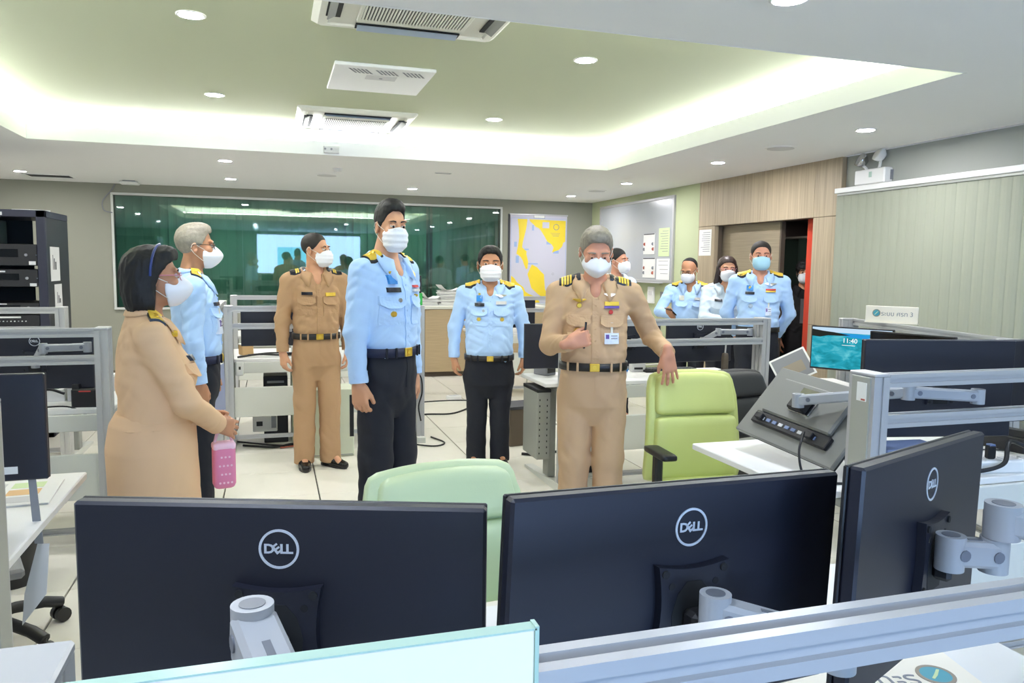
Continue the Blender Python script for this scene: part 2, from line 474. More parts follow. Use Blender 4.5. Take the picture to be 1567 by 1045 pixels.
def nrm(v): v = np.array(v, float); return v/np.linalg.norm(v)

def bvh_of(o):
    me = o.data
    return BVHTree.FromPolygons([v.co[:] for v in me.vertices], [p.vertices[:] for p in me.polygons])

def conform(bvh, name, m, parent, fn, nu, nv, th, d, off=.0, start=.6):
    """thick patch laid on a surface: fn(u,v) -> point; it is cast along d on to the surface"""
    d = Vector(d).normalized(); top = []; bot = []
    last = None
    for j in range(nv+1):
        for i in range(nu+1):
            p = Vector(fn(i/nu, j/nv)); h = bvh.ray_cast(p-d*start, d)
            if h[0] is None: t = last if last is not None else 0.0
            else: t = (h[0]-p).dot(d)
            last = t
            q = p+d*t
            top.append(q-d*((th(i/nu, j/nv) if callable(th) else th)+off)); bot.append(q+d*.004)
    n = len(top); f = []; W = nu+1
    for j in range(nv):
        for i in range(nu):
            a = j*W+i; f.append((a, a+1, a+W+1, a+W)); f.append((n+a, n+a+W, n+a+W+1, n+a+1))
    for i in range(nu):
        f.append((i+1, i, n+i, n+i+1)); a = nv*W+i; f.append((a, a+1, n+a+1, n+a))
    for j in range(nv):
        a = j*W; f.append((a, a+W, n+a+W, n+a)); a = j*W+nu; f.append((a+W, a, n+a, n+a+W))
    b = MB().add(top+bot, f, 0, False)
    return b.build(name, m, parent)

# ------------------------------------------------------------------ people
def add_hand(F, w, d, n, t, sc, curl, spread=.0, thumb=(.55, .65, .25), k=.005, fcurl=None):
    """palm and five fingers: w wrist, d finger direction, n palm normal, t thumb side"""
    d, n, t = nrm(d), nrm(n), nrm(t); w = np.array(w, float)
    q = lambda a, b, c: w+(d*a+t*b+n*c)*sc
    F.cone(q(-.03, 0, 0), q(.012, 0, 0), .024*sc, .025*sc, .012)
    for b0, b1 in ((-.02, -.028), (-.006, -.009), (.009, .010), (.022, .028)):
        F.cone(q(.012, b0, 0), q(.082, b1, 0), .0155*sc, .0125*sc, .012)
    F.cone(q(.02, .02, .008), q(.055, .030, .012), .018*sc, .014*sc, .012)
    L = (.058, .072, .079, .070); B = (-.030, -.010, .011, .031)
    for i in range(4):
        a0 = q(.083, B[i], 0); r = (.0082, .0092, .0095, .0092)[i]*sc
        dirv = d*1.0+t*((i-1.5)*spread); dirv = nrm(dirv); ang = 0; p = a0
        cu = curl if fcurl is None else fcurl[i]
        for j, (fr, ca) in enumerate(((.45, .8), (.31, 1.1), (.24, .8))):
            ang += cu*ca
            v = dirv*math.cos(ang)+n*math.sin(ang)
            p2 = p+v*L[i]*fr*sc
            F.cone(p, p2, r*(1-.06*j), r*(.95-.08*j), k if j else .006); p = p2
    p = q(.022, .030, .008)
    tv = nrm(d*thumb[0]+t*thumb[1]+n*thumb[2])
    p2 = p+tv*.045*sc; F.cone(p, p2, .0135*sc, .0115*sc, .008)
    tv2 = nrm(tv+d*.5+n*.25-t*.15); p3 = p2+tv2*.032*sc; F.cone(p2, p3, .0112*sc, .0085*sc, .004)

def make_person(sp):
    rnd = random.Random(sp['seed'])
    h = sp['h']; s = h/1.75; g = sp.get('g', 1.0); vx = sp.get('vx', .005); far = vx > .006
    fem = sp.get('fem', False)
    root = thing('person', sp['label'], 'person', (sp['loc'][0], sp['loc'][1], 0), sp['yaw'])
    skin = M[sp['skin']]
    zsh = sp.get('zsh', 1.43)*s; xsh = (.178 if fem else .192)*s*(1+(g-1)*.35)*sp.get('xs', 1.0)
    hs = s*sp.get('hs', .97)
    hc = np.array([sp.get('hx', 0.0), sp.get('hy', -.02), h-.128*hs])
    hyaw, hpit, hrol = sp.get('head', (0, 0, 0))
    piv = np.array([hc[0]*.5, .02*s, zsh+.05*s])
    Rh = np.array(Matrix.Rotation(hyaw, 3, 'Z') @ Matrix.Rotation(hpit, 3, 'X') @ Matrix.Rotation(hrol, 3, 'Y'))
    # head pivots about the top of the neck
    up = np.array([0, .0, .06*hs])
    hc = hc-up+Rh@up
    hwd = sp.get('hw', 1.12); hv = np.array([hwd, 1.0, 1.0])*hs
    HP = lambda x, y, z: hc+Rh@(np.array([x, y, z])*hv)
    # arms
    arms = []
    for sd, A in ((-1, sp['armR']), (1, sp['armL'])):     # right arm is at -x (the person faces -y)
        sh = np.array([sd*xsh, .012*s, zsh-.03*s])
        el = sh+nrm(A['up'])*.285*s; wr = el+nrm(A['fore'])*.245*s
        if 'wrist' in A:
            wr = np.array(A['wrist'], float)
            # two bone solution with a pole hint
            a, b = .285*s, .25*s; v = wr-sh; L = min(np.linalg.norm(v), a+b-.004); v = nrm(v); wr = sh+v*L
            x = (a*a-b*b+L*L)/(2*L); hgt = math.sqrt(max(a*a-x*x, 0)); pole = np.array(A['pole'], float); pole -= v*(pole@v)
            el = sh+v*x+nrm(pole)*hgt
        arms.append((sd, sh, el, wr, A))
    lo = np.array([-.33*s, -.27*s, -.02]); hi = np.array([.33*s, .24*s, h+.04])
    for sd, sh, el, wr, A in arms:
        for p in (el, wr, wr+nrm(A['hd'])*.2*s): lo = np.minimum(lo, p-.11); hi = np.maximum(hi, p+.11)
    lo[2] = -.02
    lo = np.minimum(lo, hc-.16); hi = np.maximum(hi, hc+.16)
    # ---------- the body: one continuous surface
    F = Field(lo, hi, vx)
    F.ell(HP(0, .016, .042), np.array([.0745, .095, .086])*hv, .01, Rh)
    F.ell(HP(0, -.028, -.035), np.array([.060, .066, .083])*hv, .03, Rh)
    F.ell(HP(0, -.066, -.096), np.array([.026, .022, .020])*hv, .02, Rh)
    for sd in (-1, 1):
        F.ell(HP(sd*.040, -.066, -.022), np.array([.022, .022, .022])*hv, .015, Rh)
        F.ell(HP(sd*.030, -.080, .030), np.array([.028, .014, .010])*hv, .012, Rh)
        F.dent(HP(sd*.031, -.104, .006), np.array([.019, .016, .011])*hv, .010, Rh)
        F.ell(HP(sd*.077, .012, -.008), np.array([.009, .020, .032])*hv, .006, Rh@np.array(Matrix.Rotation(sd*.35, 3, 'Z')))
        F.dent(HP(sd*.084, .006, -.004), np.array([.006, .010, .018])*hv, .004, Rh)
    F.cone(HP(0, -.088, .012), HP(0, -.112, -.030), .0085*hs, .0135*hs, .012)
    F.cone(HP(0, .018, -.05), piv+np.array([0, .01, -.06])*s, .054*hs*(.9 if fem else 1), .062*s*(.88 if fem else 1), .02)
    F.loft([(.86*s, .135*s*g, .09*s*g, 0), (1.0*s, .135*s*g, .09*s*g, -.005), (1.2*s, .145*s, .095*s, 0), (1.36*s, .15*s, .085*s, .005), (zsh+.01*s, .10*s, .055*s, .012)], .03)
    F.cone((0, .0, zsh+.03*s), (0, -.048*s, zsh-.035*s), .05*s, .042*s, .03)
    for sd, sh, el, wr, A in arms:
        F.cone((sd*.07*s, .012*s, zsh-.0*s), sh, .045*s, .047*s, .03)
        F.cone(sh, el, .043*s, .037*s, .02); F.cone(el, wr, .036*s, .025*s, .015)
        t = np.cross(nrm(A['n']), nrm(A['hd']))*(-sd)*(-1) if 't' not in A else np.array(A['t'], float)
        add_hand(F, wr, A['hd'], A['n'], t, s*(.94 if fem else 1.02), A.get('curl', .35), A.get('spread', 0), A.get('thumb', (.85, .34, .32)), .004, A.get('fcurl'))
    fy = sp.get('feet', ((-.10, 0, -.12), (.10, 0, .12)))
    for sd, (fx, fyy, fa) in zip((-1, 1), fy):
        hp = (sd*.085*s, .005, .88*s); kn = (fx*.9*s, fyy*.6-.012, .48*s); an = (fx*s, fyy+.012, .09*s)
        F.cone(hp, kn, .075*s, .05*s, .03); F.cone(kn, an, .048*s, .034*s, .02)
        F.cone(an, (fx*s+math.sin(fa)*.1*s, fyy-.10*s, .04), .033*s, .026*s, .02)
    body = F.mesh('body', skin, root)
    # the body mesh is the figure itself: keep it as a part beside its clothes
    # ---------- trousers or skirt
    if sp['legs'] != 'skirt':
        m = M[sp['legs']]
        G = Field((-.32*s, -.26*s, -.0), (.32*s, .26*s, 1.08*s), vx*1.35)
        wz = sp.get('waist', 1.0)*s
        gb = sp.get('belly', 0)
        G.loft([(wz+.015, .158*s*g, .115*s*g+gb*.6, -.006-gb*.4), (wz-.06*s, .170*s*g, .125*s*g+gb*.5, -gb*.3), (wz-.14*s, .176*s*g, .130*s*g, .004), (wz-.22*s, .168*s*g, .118*s*g, .004), (wz-.33*s, .09*s*g, .06*s*g, 0)], .03)
        bag = sp.get('bag', 1.0)
        for sd, (fx, fyy, fa) in zip((-1, 1), fy):
            G.cone((sd*.088*s*g, .005, wz-.17*s), (fx*.92*s, fyy*.6-.005, .5*s), .096*s*g, .078*s*bag, .012)
            G.cone((fx*.92*s, fyy*.6-.005, .5*s), (fx*s, fyy+.005, .03), .076*s*bag, .074*s*bag, .02)
        G.folds(.0068, rnd, [((1, .3, .25), .11), ((.3, 1, -.35), .13), ((.5, -.3, .9), .17)])
        G.cutz(sp.get('hem', .035), wz+.012)
        trousers = G.mesh('trousers', m, root)
        tb = bvh_of(trousers)
        # fly seam and pocket welts
        if not far:
            conform(tb, 'fly', m, root, lambda u, v: (.006+.028*(u-.0)*(1-v*.6), -.02, wz-.005-v*.17*s), 2, 8, .003, (0, 1, 0))
    else:
        m = M[sp['skirt_m']]
        G = Field((-.32*s, -.30*s, .3), (.32*s, .30*s, 1.14*s), vx*1.35)
        G.loft([(1.10*s, .15*s*g, .125*s*g, -.01), (1.04*s, .174*s*g, .146*s*g, 0), (.94*s, .188*s*g, .156*s*g, .005), (.6*s, .188*s*g, .154*s*g, .0), (.42*s, .18*s*g, .15*s*g, 0)], .02, 2.2)
        G.folds(.005, rnd, [((1, .4, .1), .16), ((-.5, 1, .2), .2)])
        G.cutz(.42*s, 1.085*s); G.mesh('skirt', m, root)
    # ---------- shirt
    m = M[sp['shirt']]
    zlow = min([sp.get('shirt_hem', .95*s)]+[w[2] for _, _, _, w, _ in arms])-.09
    G = Field((min(lo[0], -.34*s), min(lo[1], -.3*s), zlow), (max(hi[0], .34*s), max(hi[1], .3*s), zsh+.14*s), vx*1.2)
    wz = sp.get('waist', 1.0)*s; gb = sp.get('belly', 0)
    hemz = sp.get('shirt_hem', wz-.012)
    hw = g
    hm_ = sp.get('hemw', 1.0)
    rows = [(hemz-.02, .156*s*hw*hm_, .112*s*hw*(hm_**2)+gb*.6, -.006-gb*.4), (wz+.05*s, .166*s*hw, .124*s*hw+gb, -.012-gb*.5), (wz+.12*s, .168*s*hw, .124*s*hw+gb*.9, -.012-gb*.4), (1.22*s, .172*s*(1+(hw-1)*.7), .125*s*hw+gb*.4, -.006), (1.32*s, .178*s*(1+(hw-1)*.5), .122*s, .003), (1.385*s, .172*s, .108*s, .008), (zsh+.015*s, .135*s, .083*s, .014), (zsh+.05*s, .08*s, .066*s, .016)]
    if fem and sp.get('bust', True):
        pass
    G.loft(rows, .03, 2.3)
    if fem: 
        for sd in (-1, 1): G.ell((sd*.07*s, -.085*s, 1.25*s), (.075*s, .065*s, .075*s), .05)
    for sd, sh, el, wr, A in arms:
        G.cone((sd*.055*s, .014*s, zsh+.022*s), sh+np.array([0, 0, .002]), .050*s, .056*s, .03)
        G.cone(sh, el, .062*s, .052*s, .025)
        G.cone(el, wr, .052*s, .041*s, .02, cut=-.012)
    G.folds(sp.get('fold', .0085), rnd, [((.5, .2, 1), .10), ((-.7, .3, .8), .085), ((.3, 1, .4), .12)])
    # neck opening
    nb = np.array([0, .0, zsh+.02*s])
    G.dent(HP(0, .01, -.06)*np.array([.5, .5, 0])+np.array([0, -.02*s, zsh+.075*s]), np.array([.066, .082, .066])*s, .006)
    if not sp.get('plain'): G.dent((hc[0]*.5, -.085*s, zsh+.012*s), np.array([.030, .06, .062])*s, .006)
    shirt = G.mesh('jacket' if sp.get('jacket') else 'shirt', m, root)
    sb = bvh_of(shirt)
    # cuffs
    for sd, sh, el, wr, A in arms:
        b = MB(); u = nrm(wr-el); p0 = wr-u*.062*s; p1 = wr-u*.008*s
        if not far: b.cyl(p0, p1, .0455*s, .0435*s, 20); b.build('cuff', m, root)
    # collar: two leaves folded over the neck band
    cb = MB(); N = 14
    def push(p, o):
        h_ = sb.find_nearest(p)
        if h_[0] is None: return p
        if (p-h_[0]).dot(h_[1]) < o and h_[3] < .06: return h_[0]+h_[1]*o
        return p
    for sd in (-1, 1):
        v = []; f = []
        for i in range(N+1):
            a = i/N; th = a*2.55                      # 0 at the nape
            px, py = math.sin(th)*.066*s, math.cos(th)*.066*s
            zt = zsh+(.078-.050*a**1.6)*s
            wv = (.040+.048*max(0, a-.35)/.65)*s
            ox, oy = math.sin(th)*1.0, math.cos(th)*1.0
            tin = Vector((sd*px, py+.004*s-.02*a*s, zt))
            out = Vector((sd*(px+ox*wv*.62+.006*a), py+oy*wv*.55-.02*a*s+.004*s-.012*a, zt-wv*(.72+.35*a)))
            dn = Vector((sd*px*1.0, py-.02*a*s+.002, zt-.055*s))
            o_ = push(out, .0085); md = push((tin+out)/2+Vector((sd*ox*.008, oy*.008, .006)), .011)
            for q in (dn, tin, tin+Vector((sd*ox*.004, oy*.004, .003)), md, o_, o_-Vector((sd*ox*.004, oy*.004, .004))): v.append(q)
        for i in range(N):
            for k in range(5): f.append((i*6+k, i*6+k+1, i*6+6+k+1, i*6+6+k) if sd > 0 else (i*6+k+1, i*6+k, i*6+6+k, i*6+6+k+1))
        f.append(tuple(range(6)) if sd < 0 else tuple(range(5, -1, -1))); e = N*6
        f.append(tuple(range(e+5, e-1, -1)) if sd < 0 else tuple(range(e, e+6)))
        cb.add(v, f, 0, True)
    cb.build('collar', m, root)
    Y = (0, 1, 0)
    zc = zsh-.14*s            # pocket flap height
    if not sp.get('plain') :
        # placket and buttons
        conform(sb, 'placket', m, root, lambda u, v: ((u-.5)*.034*s, -.02, zsh-.045*s-v*(zsh-.05*s-hemz)), 2, 26, .0055, Y)
        for k in range(5):
            zb = zsh-.09*s-k*(zsh-.12*s-hemz)/5
            hit = sb.ray_cast(Vector((0, -.6, zb)), Vector(Y))
            if hit[0] is not None and not far:
                MB().cyl(hit[0]+Vector((0, -.0075, 0)), hit[0]+Vector((0, 0, 0)), .0055, n=10).build('button', m, root)
        for sd in (-1, 1):
            cx = sd*.088*s
            if not far: conform(sb, 'pocket', m, root, lambda u, v: (cx+(u-.5)*.115*s, -.02, zc-.012*s-v*.125*s), 8, 8, .0055, Y)
            def flap(u, v, cx=cx):
                a = abs(u-.5)*2
                return (cx+(u-.5)*.122*s, -.02, zc-v*(.058-.018*max(0, a-.55)/.45)*s)
            conform(sb, 'pocket_flap', m, root, flap, 10, 5, lambda u, v: .009+.012*v*v, Y)
    # shoulder boards
    ep = sp.get('ep'); YB_ = -.010*s
    if ep:
        for sd in (-1, 1):
            x0, x1 = sd*.078*s, sd*(xsh-.004)
            base = M['name_black'] if ep != 'plain' else m
            eb = conform(sb, 'shoulder_board', base, root, lambda u, v: (x0+(x1-x0)*u, YB_+(v-.5)*(.064-.008*u)*s, zsh), 8, 5, .010, (0, 0, -1))
            if ep == 'gold':
                q = conform(sb, 'gold_braid', M['gold_cloth'], eb, lambda u, v: (x0+(x1-x0)*(.02+.96*u), YB_+(v-.5)*(.054-.008*u)*s, zsh), 8, 5, .0125, (0, 0, -1))
                for k in range(2):
                    xx = x0+(x1-x0)*(.35+.3*k); hh = sb.ray_cast(Vector((xx, YB_, zsh+.5)), Vector((0, 0, -1)))
                    if hh[0] is not None and not far: MB().cyl(hh[0]+Vector((0, 0, .011)), hh[0]+Vector((0, 0, .0165)), .011, .007, 8).build('rank_star', M['gold'], eb)
            elif ep == 'bars':
                for k in range(sp.get('nbars', 4)):
                    a = .42+.13*k
                    conform(sb, 'gold_bar', M['gold_cloth'], eb, lambda u, v: (x0+(x1-x0)*(a+.085*u), YB_+(v-.5)*.058*s, zsh), 2, 5, .0125, (0, 0, -1))
    # things pinned on the chest
    for kind, px, pz, w, hh, mm in sp.get('pins', []):
        mm = M[mm]
        if kind == 'bar':
            conform(sb, 'name_tag' if mm.name.startswith('name') else 'ribbon_bar', mm, root, lambda u, v: (px*s+(u-.5)*w, -.02, zc+pz*s-v*hh), 4, 2, .0145, Y)
        elif kind == 'disc':
            hit = sb.ray_cast(Vector((px*s, -.6, zc+pz*s)), Vector(Y))
            if hit[0] is not None: MB().cyl(hit[0]+Vector((0, -.016, 0)), hit[0]+Vector((0, .004, 0)), w*.4, w*.5, 10).build('badge', mm, root)
        elif kind == 'wings':
            def wf(u, v):
                a = abs(u-.5)*2
                return (px*s+(u-.5)*w, -.02, zc+pz*s+.008*a-(v-.5)*hh*(1-.75*a))
            conform(sb, 'wings_badge', mm, root, wf, 8, 2, .0145, Y)
        elif kind == 'diamond':
            conform(sb, 'badge', mm, root, lambda u, v: (px*s+(u-.5)*w*(1-abs(v-.5)*1.9), -.02, zc+pz*s-(v-.5)*hh), 4, 6, .0145, Y)
        elif kind == 'card':
            cl = conform(sb, 'badge_clip', M['cable_white'], root, lambda u, v: (px*s+(u-.5)*.012, -.02, zc+(pz+.055)*s-v*.06*s), 1, 3, .014, Y)
            cd = conform(sb, 'id_card', mm, root, lambda u, v: (px*s+(u-.5)*w, -.02, zc+pz*s-v*hh), 4, 3, .016, Y)
            conform(sb, 'card_photo', M['badge_purple'], cd, lambda u, v: (px*s-w*.42+u*w*.24, -.02, zc+pz*s-hh*.12-v*hh*.4), 2, 2, .0175, Y)
            for k in range(2): conform(sb, 'card_line', M['ink_grey'], cd, lambda u, v: (px*s-w*.05+u*w*.45, -.02, zc+pz*s-hh*(.2+.25*k)-v*hh*.08), 2, 1, .0175, Y)
    # belt
    if sp.get('belt'):
        b = MB(); N = 44; v = []; f = []
        ii = lambda z, c: np.interp(z, [q[0] for q in rows], [q[c] for q in rows])
        z0, z1 = wz-.022*s, wz+.020*s
        for i in range(N):
            th = 2*PI*i/N; c, n_ = math.cos(th), math.sin(th); e = 2/2.35
            for (z, o) in ((z0, .0), (z0, .017), (z1, .017), (z1, .0)):
                a, bb, yc = .158*s*g+.004, .117*s*g+gb*.62, -.006-gb*.4
                v.append((math.copysign(abs(c)**e, c)*(a+o), yc+math.copysign(abs(n_)**e, n_)*(bb+o), z))
        for i in range(N):
            j = (i+1) % N
            for k in range(4): f.append((i*4+k, j*4+k, j*4+(k+1) % 4, i*4+(k+1) % 4))
        b.add(v, f, 0, True); b.build('belt', M[sp['belt']], root)
        yb = -(.117*s*g+gb*.62)-.006-gb*.4-.017
        bk = MB().box(-.026*s, .026*s, yb-.007, yb+.004, wz-.022*s, wz+.020*s, .003).build('buckle', M['gold'], root)
        if not far:
            MB().cyl((0, yb-.010, wz-.001), (0, yb-.006, wz-.001), .011, n=12).build('buckle_crest', M['gold_cloth'], bk)
            for th in (-2.35, -2.0, -1.15, -.8):
                a, bb = .158*s*g+.023, .117*s*g+gb*.62+.021; e = 2/2.35; c, n_ = math.cos(th), math.sin(th)
                X0, Y0 = math.copysign(abs(c)**e, c)*a, -.006-gb*.4+math.copysign(abs(n_)**e, n_)*bb
                T = Matrix.Translation((X0, Y0, wz)) @ Matrix.Rotation(th+PI/2, 4, 'Z')
                MB().box(-.006, .006, -.004, .004, -.026*s, .024*s, .002, T=T).build('belt_loop', M[sp['legs']] if sp['legs'] != 'skirt' else m, root)
    # ---------- shoes
    if sp.get('shoes', True):
        for sd, (fx, fyy, fa) in zip((-1, 1), fy):
            G = Field((-.08, -.24, -.01), (.08, .12, .13), .006)
            G.cone((0, .045, .04), (0, -.05, .038), .040*s, .044*s, .02); G.cone((0, -.05, .034), (0, -.155*s, .026), .044*s, .031*s, .02)
            G.cone((0, .02, .05), (0, .02, .11), .042*s, .040*s, .02); G.cutz(.006, .105)
            o = G.mesh('shoe', M['shoe'], root); o.location = (fx*s, fyy+.005, 0); o.rotation_euler = (0, 0, fa)
            MB().prism([(math.cos(t)*(.040*s if math.sin(t) > 0 else .045*s), (.05 if math.sin(t) > 0 else -.045)+math.sin(t)*(.045 if math.sin(t) > 0 else .13*s)) for t in np.linspace(0, 2*PI, 24, endpoint=False)], 0, .014).build('sole', M['rubber'], o)
    # ---------- face parts
    bb_ = bvh_of(body)
    fwd = Vector(Rh@np.array([0, 1, 0]))
    for sd in (-1, 1):
        eo = MB(); c = HP(sd*.031, -.0835, .007)
        bmv = MB(); bmv.rbox(0, 0, 0, .0125*hs, .0125*hs, .0115*hs, .0115*hs, n=3)
        T4 = Matrix.Translation(c) @ Matrix(Rh.tolist()).to_4x4()
        bmv2 = MB().add(bmv.v, bmv.f, 0, True, T4); ey = bmv2.build('eye', M['eye_white'], root)
        look = sp.get('look', (0, -.004))
        MB().cyl(T4 @ Vector((look[0], -.0105*hs, look[1])), T4 @ Vector((look[0]*1.1, -.0132*hs, look[1]*1.1)), .0066*hs, .0052*hs, 10).build('iris', M['eye_dark'], ey)
        lid = MB(); rr = .0136*hs
        v = []; f = []
        close = sp.get('lid', .20)
        for i in range(9):
            ph = -1.25+2.5*i/8
            for j in range(5):
                el_ = 1.5-(1.5-close)*j/4
                v.append(T4 @ Vector((math.sin(ph)*math.cos(el_)*rr*1.1, -math.cos(ph)*math.cos(el_)*rr, math.sin(el_)*rr)))
        for i in range(8):
            for j in range(4): a = i*5+j; f.append((a, a+1, a+6, a+5))
        v2 = []
        for i in range(9):
            ph = -1.25+2.5*i/8
            for j in range(5):
                el_ = -1.5+(1.5-.42)*j/4
                v2.append(T4 @ Vector((math.sin(ph)*math.cos(el_)*rr*1.1, -math.cos(ph)*math.cos(el_)*rr, math.sin(el_)*rr)))
        lid.add(v, f, 0, True); lid.add(v2, f, 0, True); lid.build('eyelid', skin, root)
        HPV = lambda x, y, z: Vector(HP(x, y, z))
        conform(bb_, 'eyebrow', M[sp.get('brow', 'hair_black')], root, lambda u, v: HPV(sd*(.014+.036*u), -.08, .031+.005*math.sin(u*2.6)-.004*u-.008*(v)*(1-.55*u)), 6, 2, .003, fwd, start=.12)
    # ---------- hair
    kind = sp['hair'][0]; hm = M[sp['hair'][1]]
    G = Field(hc-.24, hc+.22, .005 if not far else .006)
    loc = lambda sl, X, Y, Z: (Rh[0, 0]*(X-hc[0])+Rh[1, 0]*(Y-hc[1])+Rh[2, 0]*(Z-hc[2]), Rh[0, 1]*(X-hc[0])+Rh[1, 1]*(Y-hc[1])+Rh[2, 1]*(Z-hc[2]), Rh[0, 2]*(X-hc[0])+Rh[1, 2]*(Y-hc[1])+Rh[2, 2]*(Z-hc[2]))
    sl, X, Y_, Z = G.reg(hc-.3, hc+.3); x, y, z = [q/hs for q in loc(sl, X, Y_, Z)]; x = x/hwd
    if kind in ('short', 'thin', 'bald'):
        top = {'short': .011, 'thin': .004, 'bald': .004}[kind]; side = {'short': .0045, 'thin': .003, 'bald': .004}[kind]
        G.ell(HP(0, .017, .044), np.array([.0745+side, .095+side, .086+top])*hv, .0, Rh)
        if kind == 'short': G.ell(HP(0, -.035, .098), np.array([.058, .052, .040])*hv, .03, Rh)
        if kind == 'bald': hl = ([-.12, -.06, -.03, .0, .03, .1], [.16, .14, .13, .10, -.04, -.06])
        else: hl = ([-.12, -.085, -.065, -.045, -.02, .012, .035, .1], [.094, .086, .078, .036, .004, -.018, -.06, -.075])
        zc_ = np.interp(y, *hl)
        G.D = np.maximum(G.D, ((zc_-z)*.6*hs).astype(np.float32))
    elif kind == 'bob':
        G.ell(HP(0, .022, .045), np.array([.094, .112, .102])*hv, .0, Rh)
        G.ell(HP(0, .055, -.06), np.array([.102, .085, .115])*hv, .05, Rh)
        G.ell(HP(0, .035, -.10), np.array([.105, .078, .06])*hv, .03, Rh)
        G.ell(HP(0, -.055, .10), np.array([.062, .045, .034])*hv, .03, Rh)
        zc_ = np.interp(y, [-.12, -.08, -.05, -.02, .0, .02, .1], [.075, .075, .055, .02, -.02, -.14, -.165])
        G.D = np.maximum(G.D, ((zc_-z)*.6*hs).astype(np.float32))
    elif kind == 'long':
        G.ell(HP(0, .015, .045), np.array([.086, .104, .096])*hv, .0, Rh)
        G.ell(HP(0, .05, -.09), np.array([.092, .06, .15])*hv, .05, Rh)
        for sd in (-1, 1): G.cone(HP(sd*.078, .0, .02), HP(sd*.095, .02, -.2), .022*hs, .03*hs, .02)
        zc_ = np.interp(y, [-.12, -.075, -.045, -.02, .0, .03], [.085, .078, .05, .02, -.25, -.3])
        G.D = np.maximum(G.D, ((zc_-z)*.5*hs).astype(np.float32))
    elif kind == 'tied':
        G.ell(HP(0, .02, .045), np.array([.082, .100, .092])*hv, .0, Rh)
        G.ell(HP(0, .125, .0), np.array([.035, .035, .035])*hv, .02, Rh)
        zc_ = np.interp(y, [-.12, -.085, -.065, -.04, -.01, .02, .04, .1], [.09, .08, .07, .04, .01, .0, -.05, -.07])
        G.D = np.maximum(G.D, ((zc_-z)*.6*hs).astype(np.float32))
    elif kind == 'mop':
        G.ell(HP(0, .01, .05), np.array([.092, .112, .100])*hv, .0, Rh)
        zc_ = np.interp(y, [-.12, -.085, -.06, -.03, .02, .04, .1], [.045, .045, .03, .0, -.02, -.06, -.08])
        G.D = np.maximum(G.D, ((zc_-z)*.6*hs).astype(np.float32))
    amp = {'short': .0035, 'thin': .001, 'bald': .001, 'bob': .005, 'long': .004, 'tied': .002, 'mop': .008}[kind]
    if kind in ('bob', 'long'): G.folds(amp, rnd, [((1, .2, .06), .035), ((.2, 1, .08), .03), ((.7, .7, .1), .022)])
    else: G.folds(amp, rnd, [((1, .5, .2), .025), ((-.4, 1, .3), .021), ((.6, .3, 1), .028)])
    G.mesh('hair', hm, root)
    # ---------- mask
    mk = sp['mask'][0]; mm = M[sp['mask'][1]]
    G = Field(hc-.2, hc+.2, .0045 if not far else .006)
    if mk == 'surgical':
        G.ell(HP(0, -.042, -.055), np.array([.067, .090, .072])*hv, 0, Rh, 2.5)
    else:
        G.ell(HP(0, -.038, -.052), np.array([.072, .108, .082])*hv, 0, Rh, 1.55)
    sl, X, Y_, Z = G.reg(hc-.3, hc+.3); x, y, z = [q/hs for q in loc(sl, X, Y_, Z)]; x = x/hwd
    zt = -.010+.0+.013*(1-np.clip(np.abs(x)/.045, 0, 1)) if mk == 'surgical' else -.006+.017*(1-np.clip(np.abs(x)/.03, 0, 1))-.02*np.clip((np.abs(x)-.03)/.04, 0, 1)
    cut = np.maximum(np.maximum(z-zt, -.124-z), y+.030+(np.abs(z+.055)*.25 if mk == 'surgical' else np.abs(z+.055)*.1))
    if mk == 'surgical': cut = cut-0*x
    D = np.maximum(G.D, (cut*hs).astype(np.float32))
    if mk == 'surgical' and not far: D = D+(.0012*np.sign(np.sin((z+.055)*210))*np.ones_like(x)*np.ones_like(y)).astype(np.float32)
    G.D = D.astype(np.float32); msk = G.mesh('face_mask', mm, root)
    for sd in (-1, 1):
        b = MB()
        xw = .058 if mk == 'surgical' else .060
        b.tube(spline([HP(sd*xw, -.045, -.018), HP(sd*.073, -.015, .0), HP(sd*.083, .016, .018), HP(sd*.084, .03, -.005)], 4), .0016, 5)
        b.tube(spline([HP(sd*xw, -.038, -.085), HP(sd*.071, -.01, -.06), HP(sd*.080, .014, -.036), HP(sd*.084, .03, -.012)], 4), .0016, 5)
        b.build('ear_loop', M['cable_white'], msk)
    if sp.get('glasses'):
        gm = M[sp['glasses']]; b = MB()
        for sd in (-1, 1):
            b.tube([HP(sd*.032+.024*math.cos(t), -.102+.006*abs(math.cos(t)), .002+.0165*math.sin(t)) for t in np.linspace(0, 2*PI, 17)], .0014, 5)
            b.tube(spline([HP(sd*.056, -.094, .008), HP(sd*.072, -.05, .012), HP(sd*.081, .005, .014), HP(sd*.083, .035, -.006)], 4), .0018, 5)
        b.tube([HP(-.009, -.104, .006), HP(0, -.106, .009), HP(.009, -.104, .006)], .0014, 5)
        b.build('spectacles', gm, root)
    if sp.get('band'):
        b = MB(); pts = []
        for t in np.linspace(-1.75, 1.75, 25): pts.append(HP(math.sin(t)*.0975, -.015-.02*math.cos(t)+.03*abs(math.sin(t)), .035+math.cos(t)*.109))
        b.tube(pts, .005, 6); b.build('hair_band', M['band_blue'], root)
    mats = {'root': root, 'HP': HP, 'arms': arms, 's': s}
    return mats

def to_world(p, root):
    return Matrix.Translation(root.location) @ Matrix.Rotation(root.rotation_euler.z, 4, 'Z') @ Vector(p)
# ================================================================== THE ROOM
ZL, ZH = 2.55, 2.80          # lower ceiling, recess ceiling
XR, YB = 4.83, 11.28         # right wall, back wall
XL, YF = -4.4, -3.4
HX0, HX1, HY0, HY1 = -1.94, 3.36, 3.12, 7.45   # opening of the ceiling recess

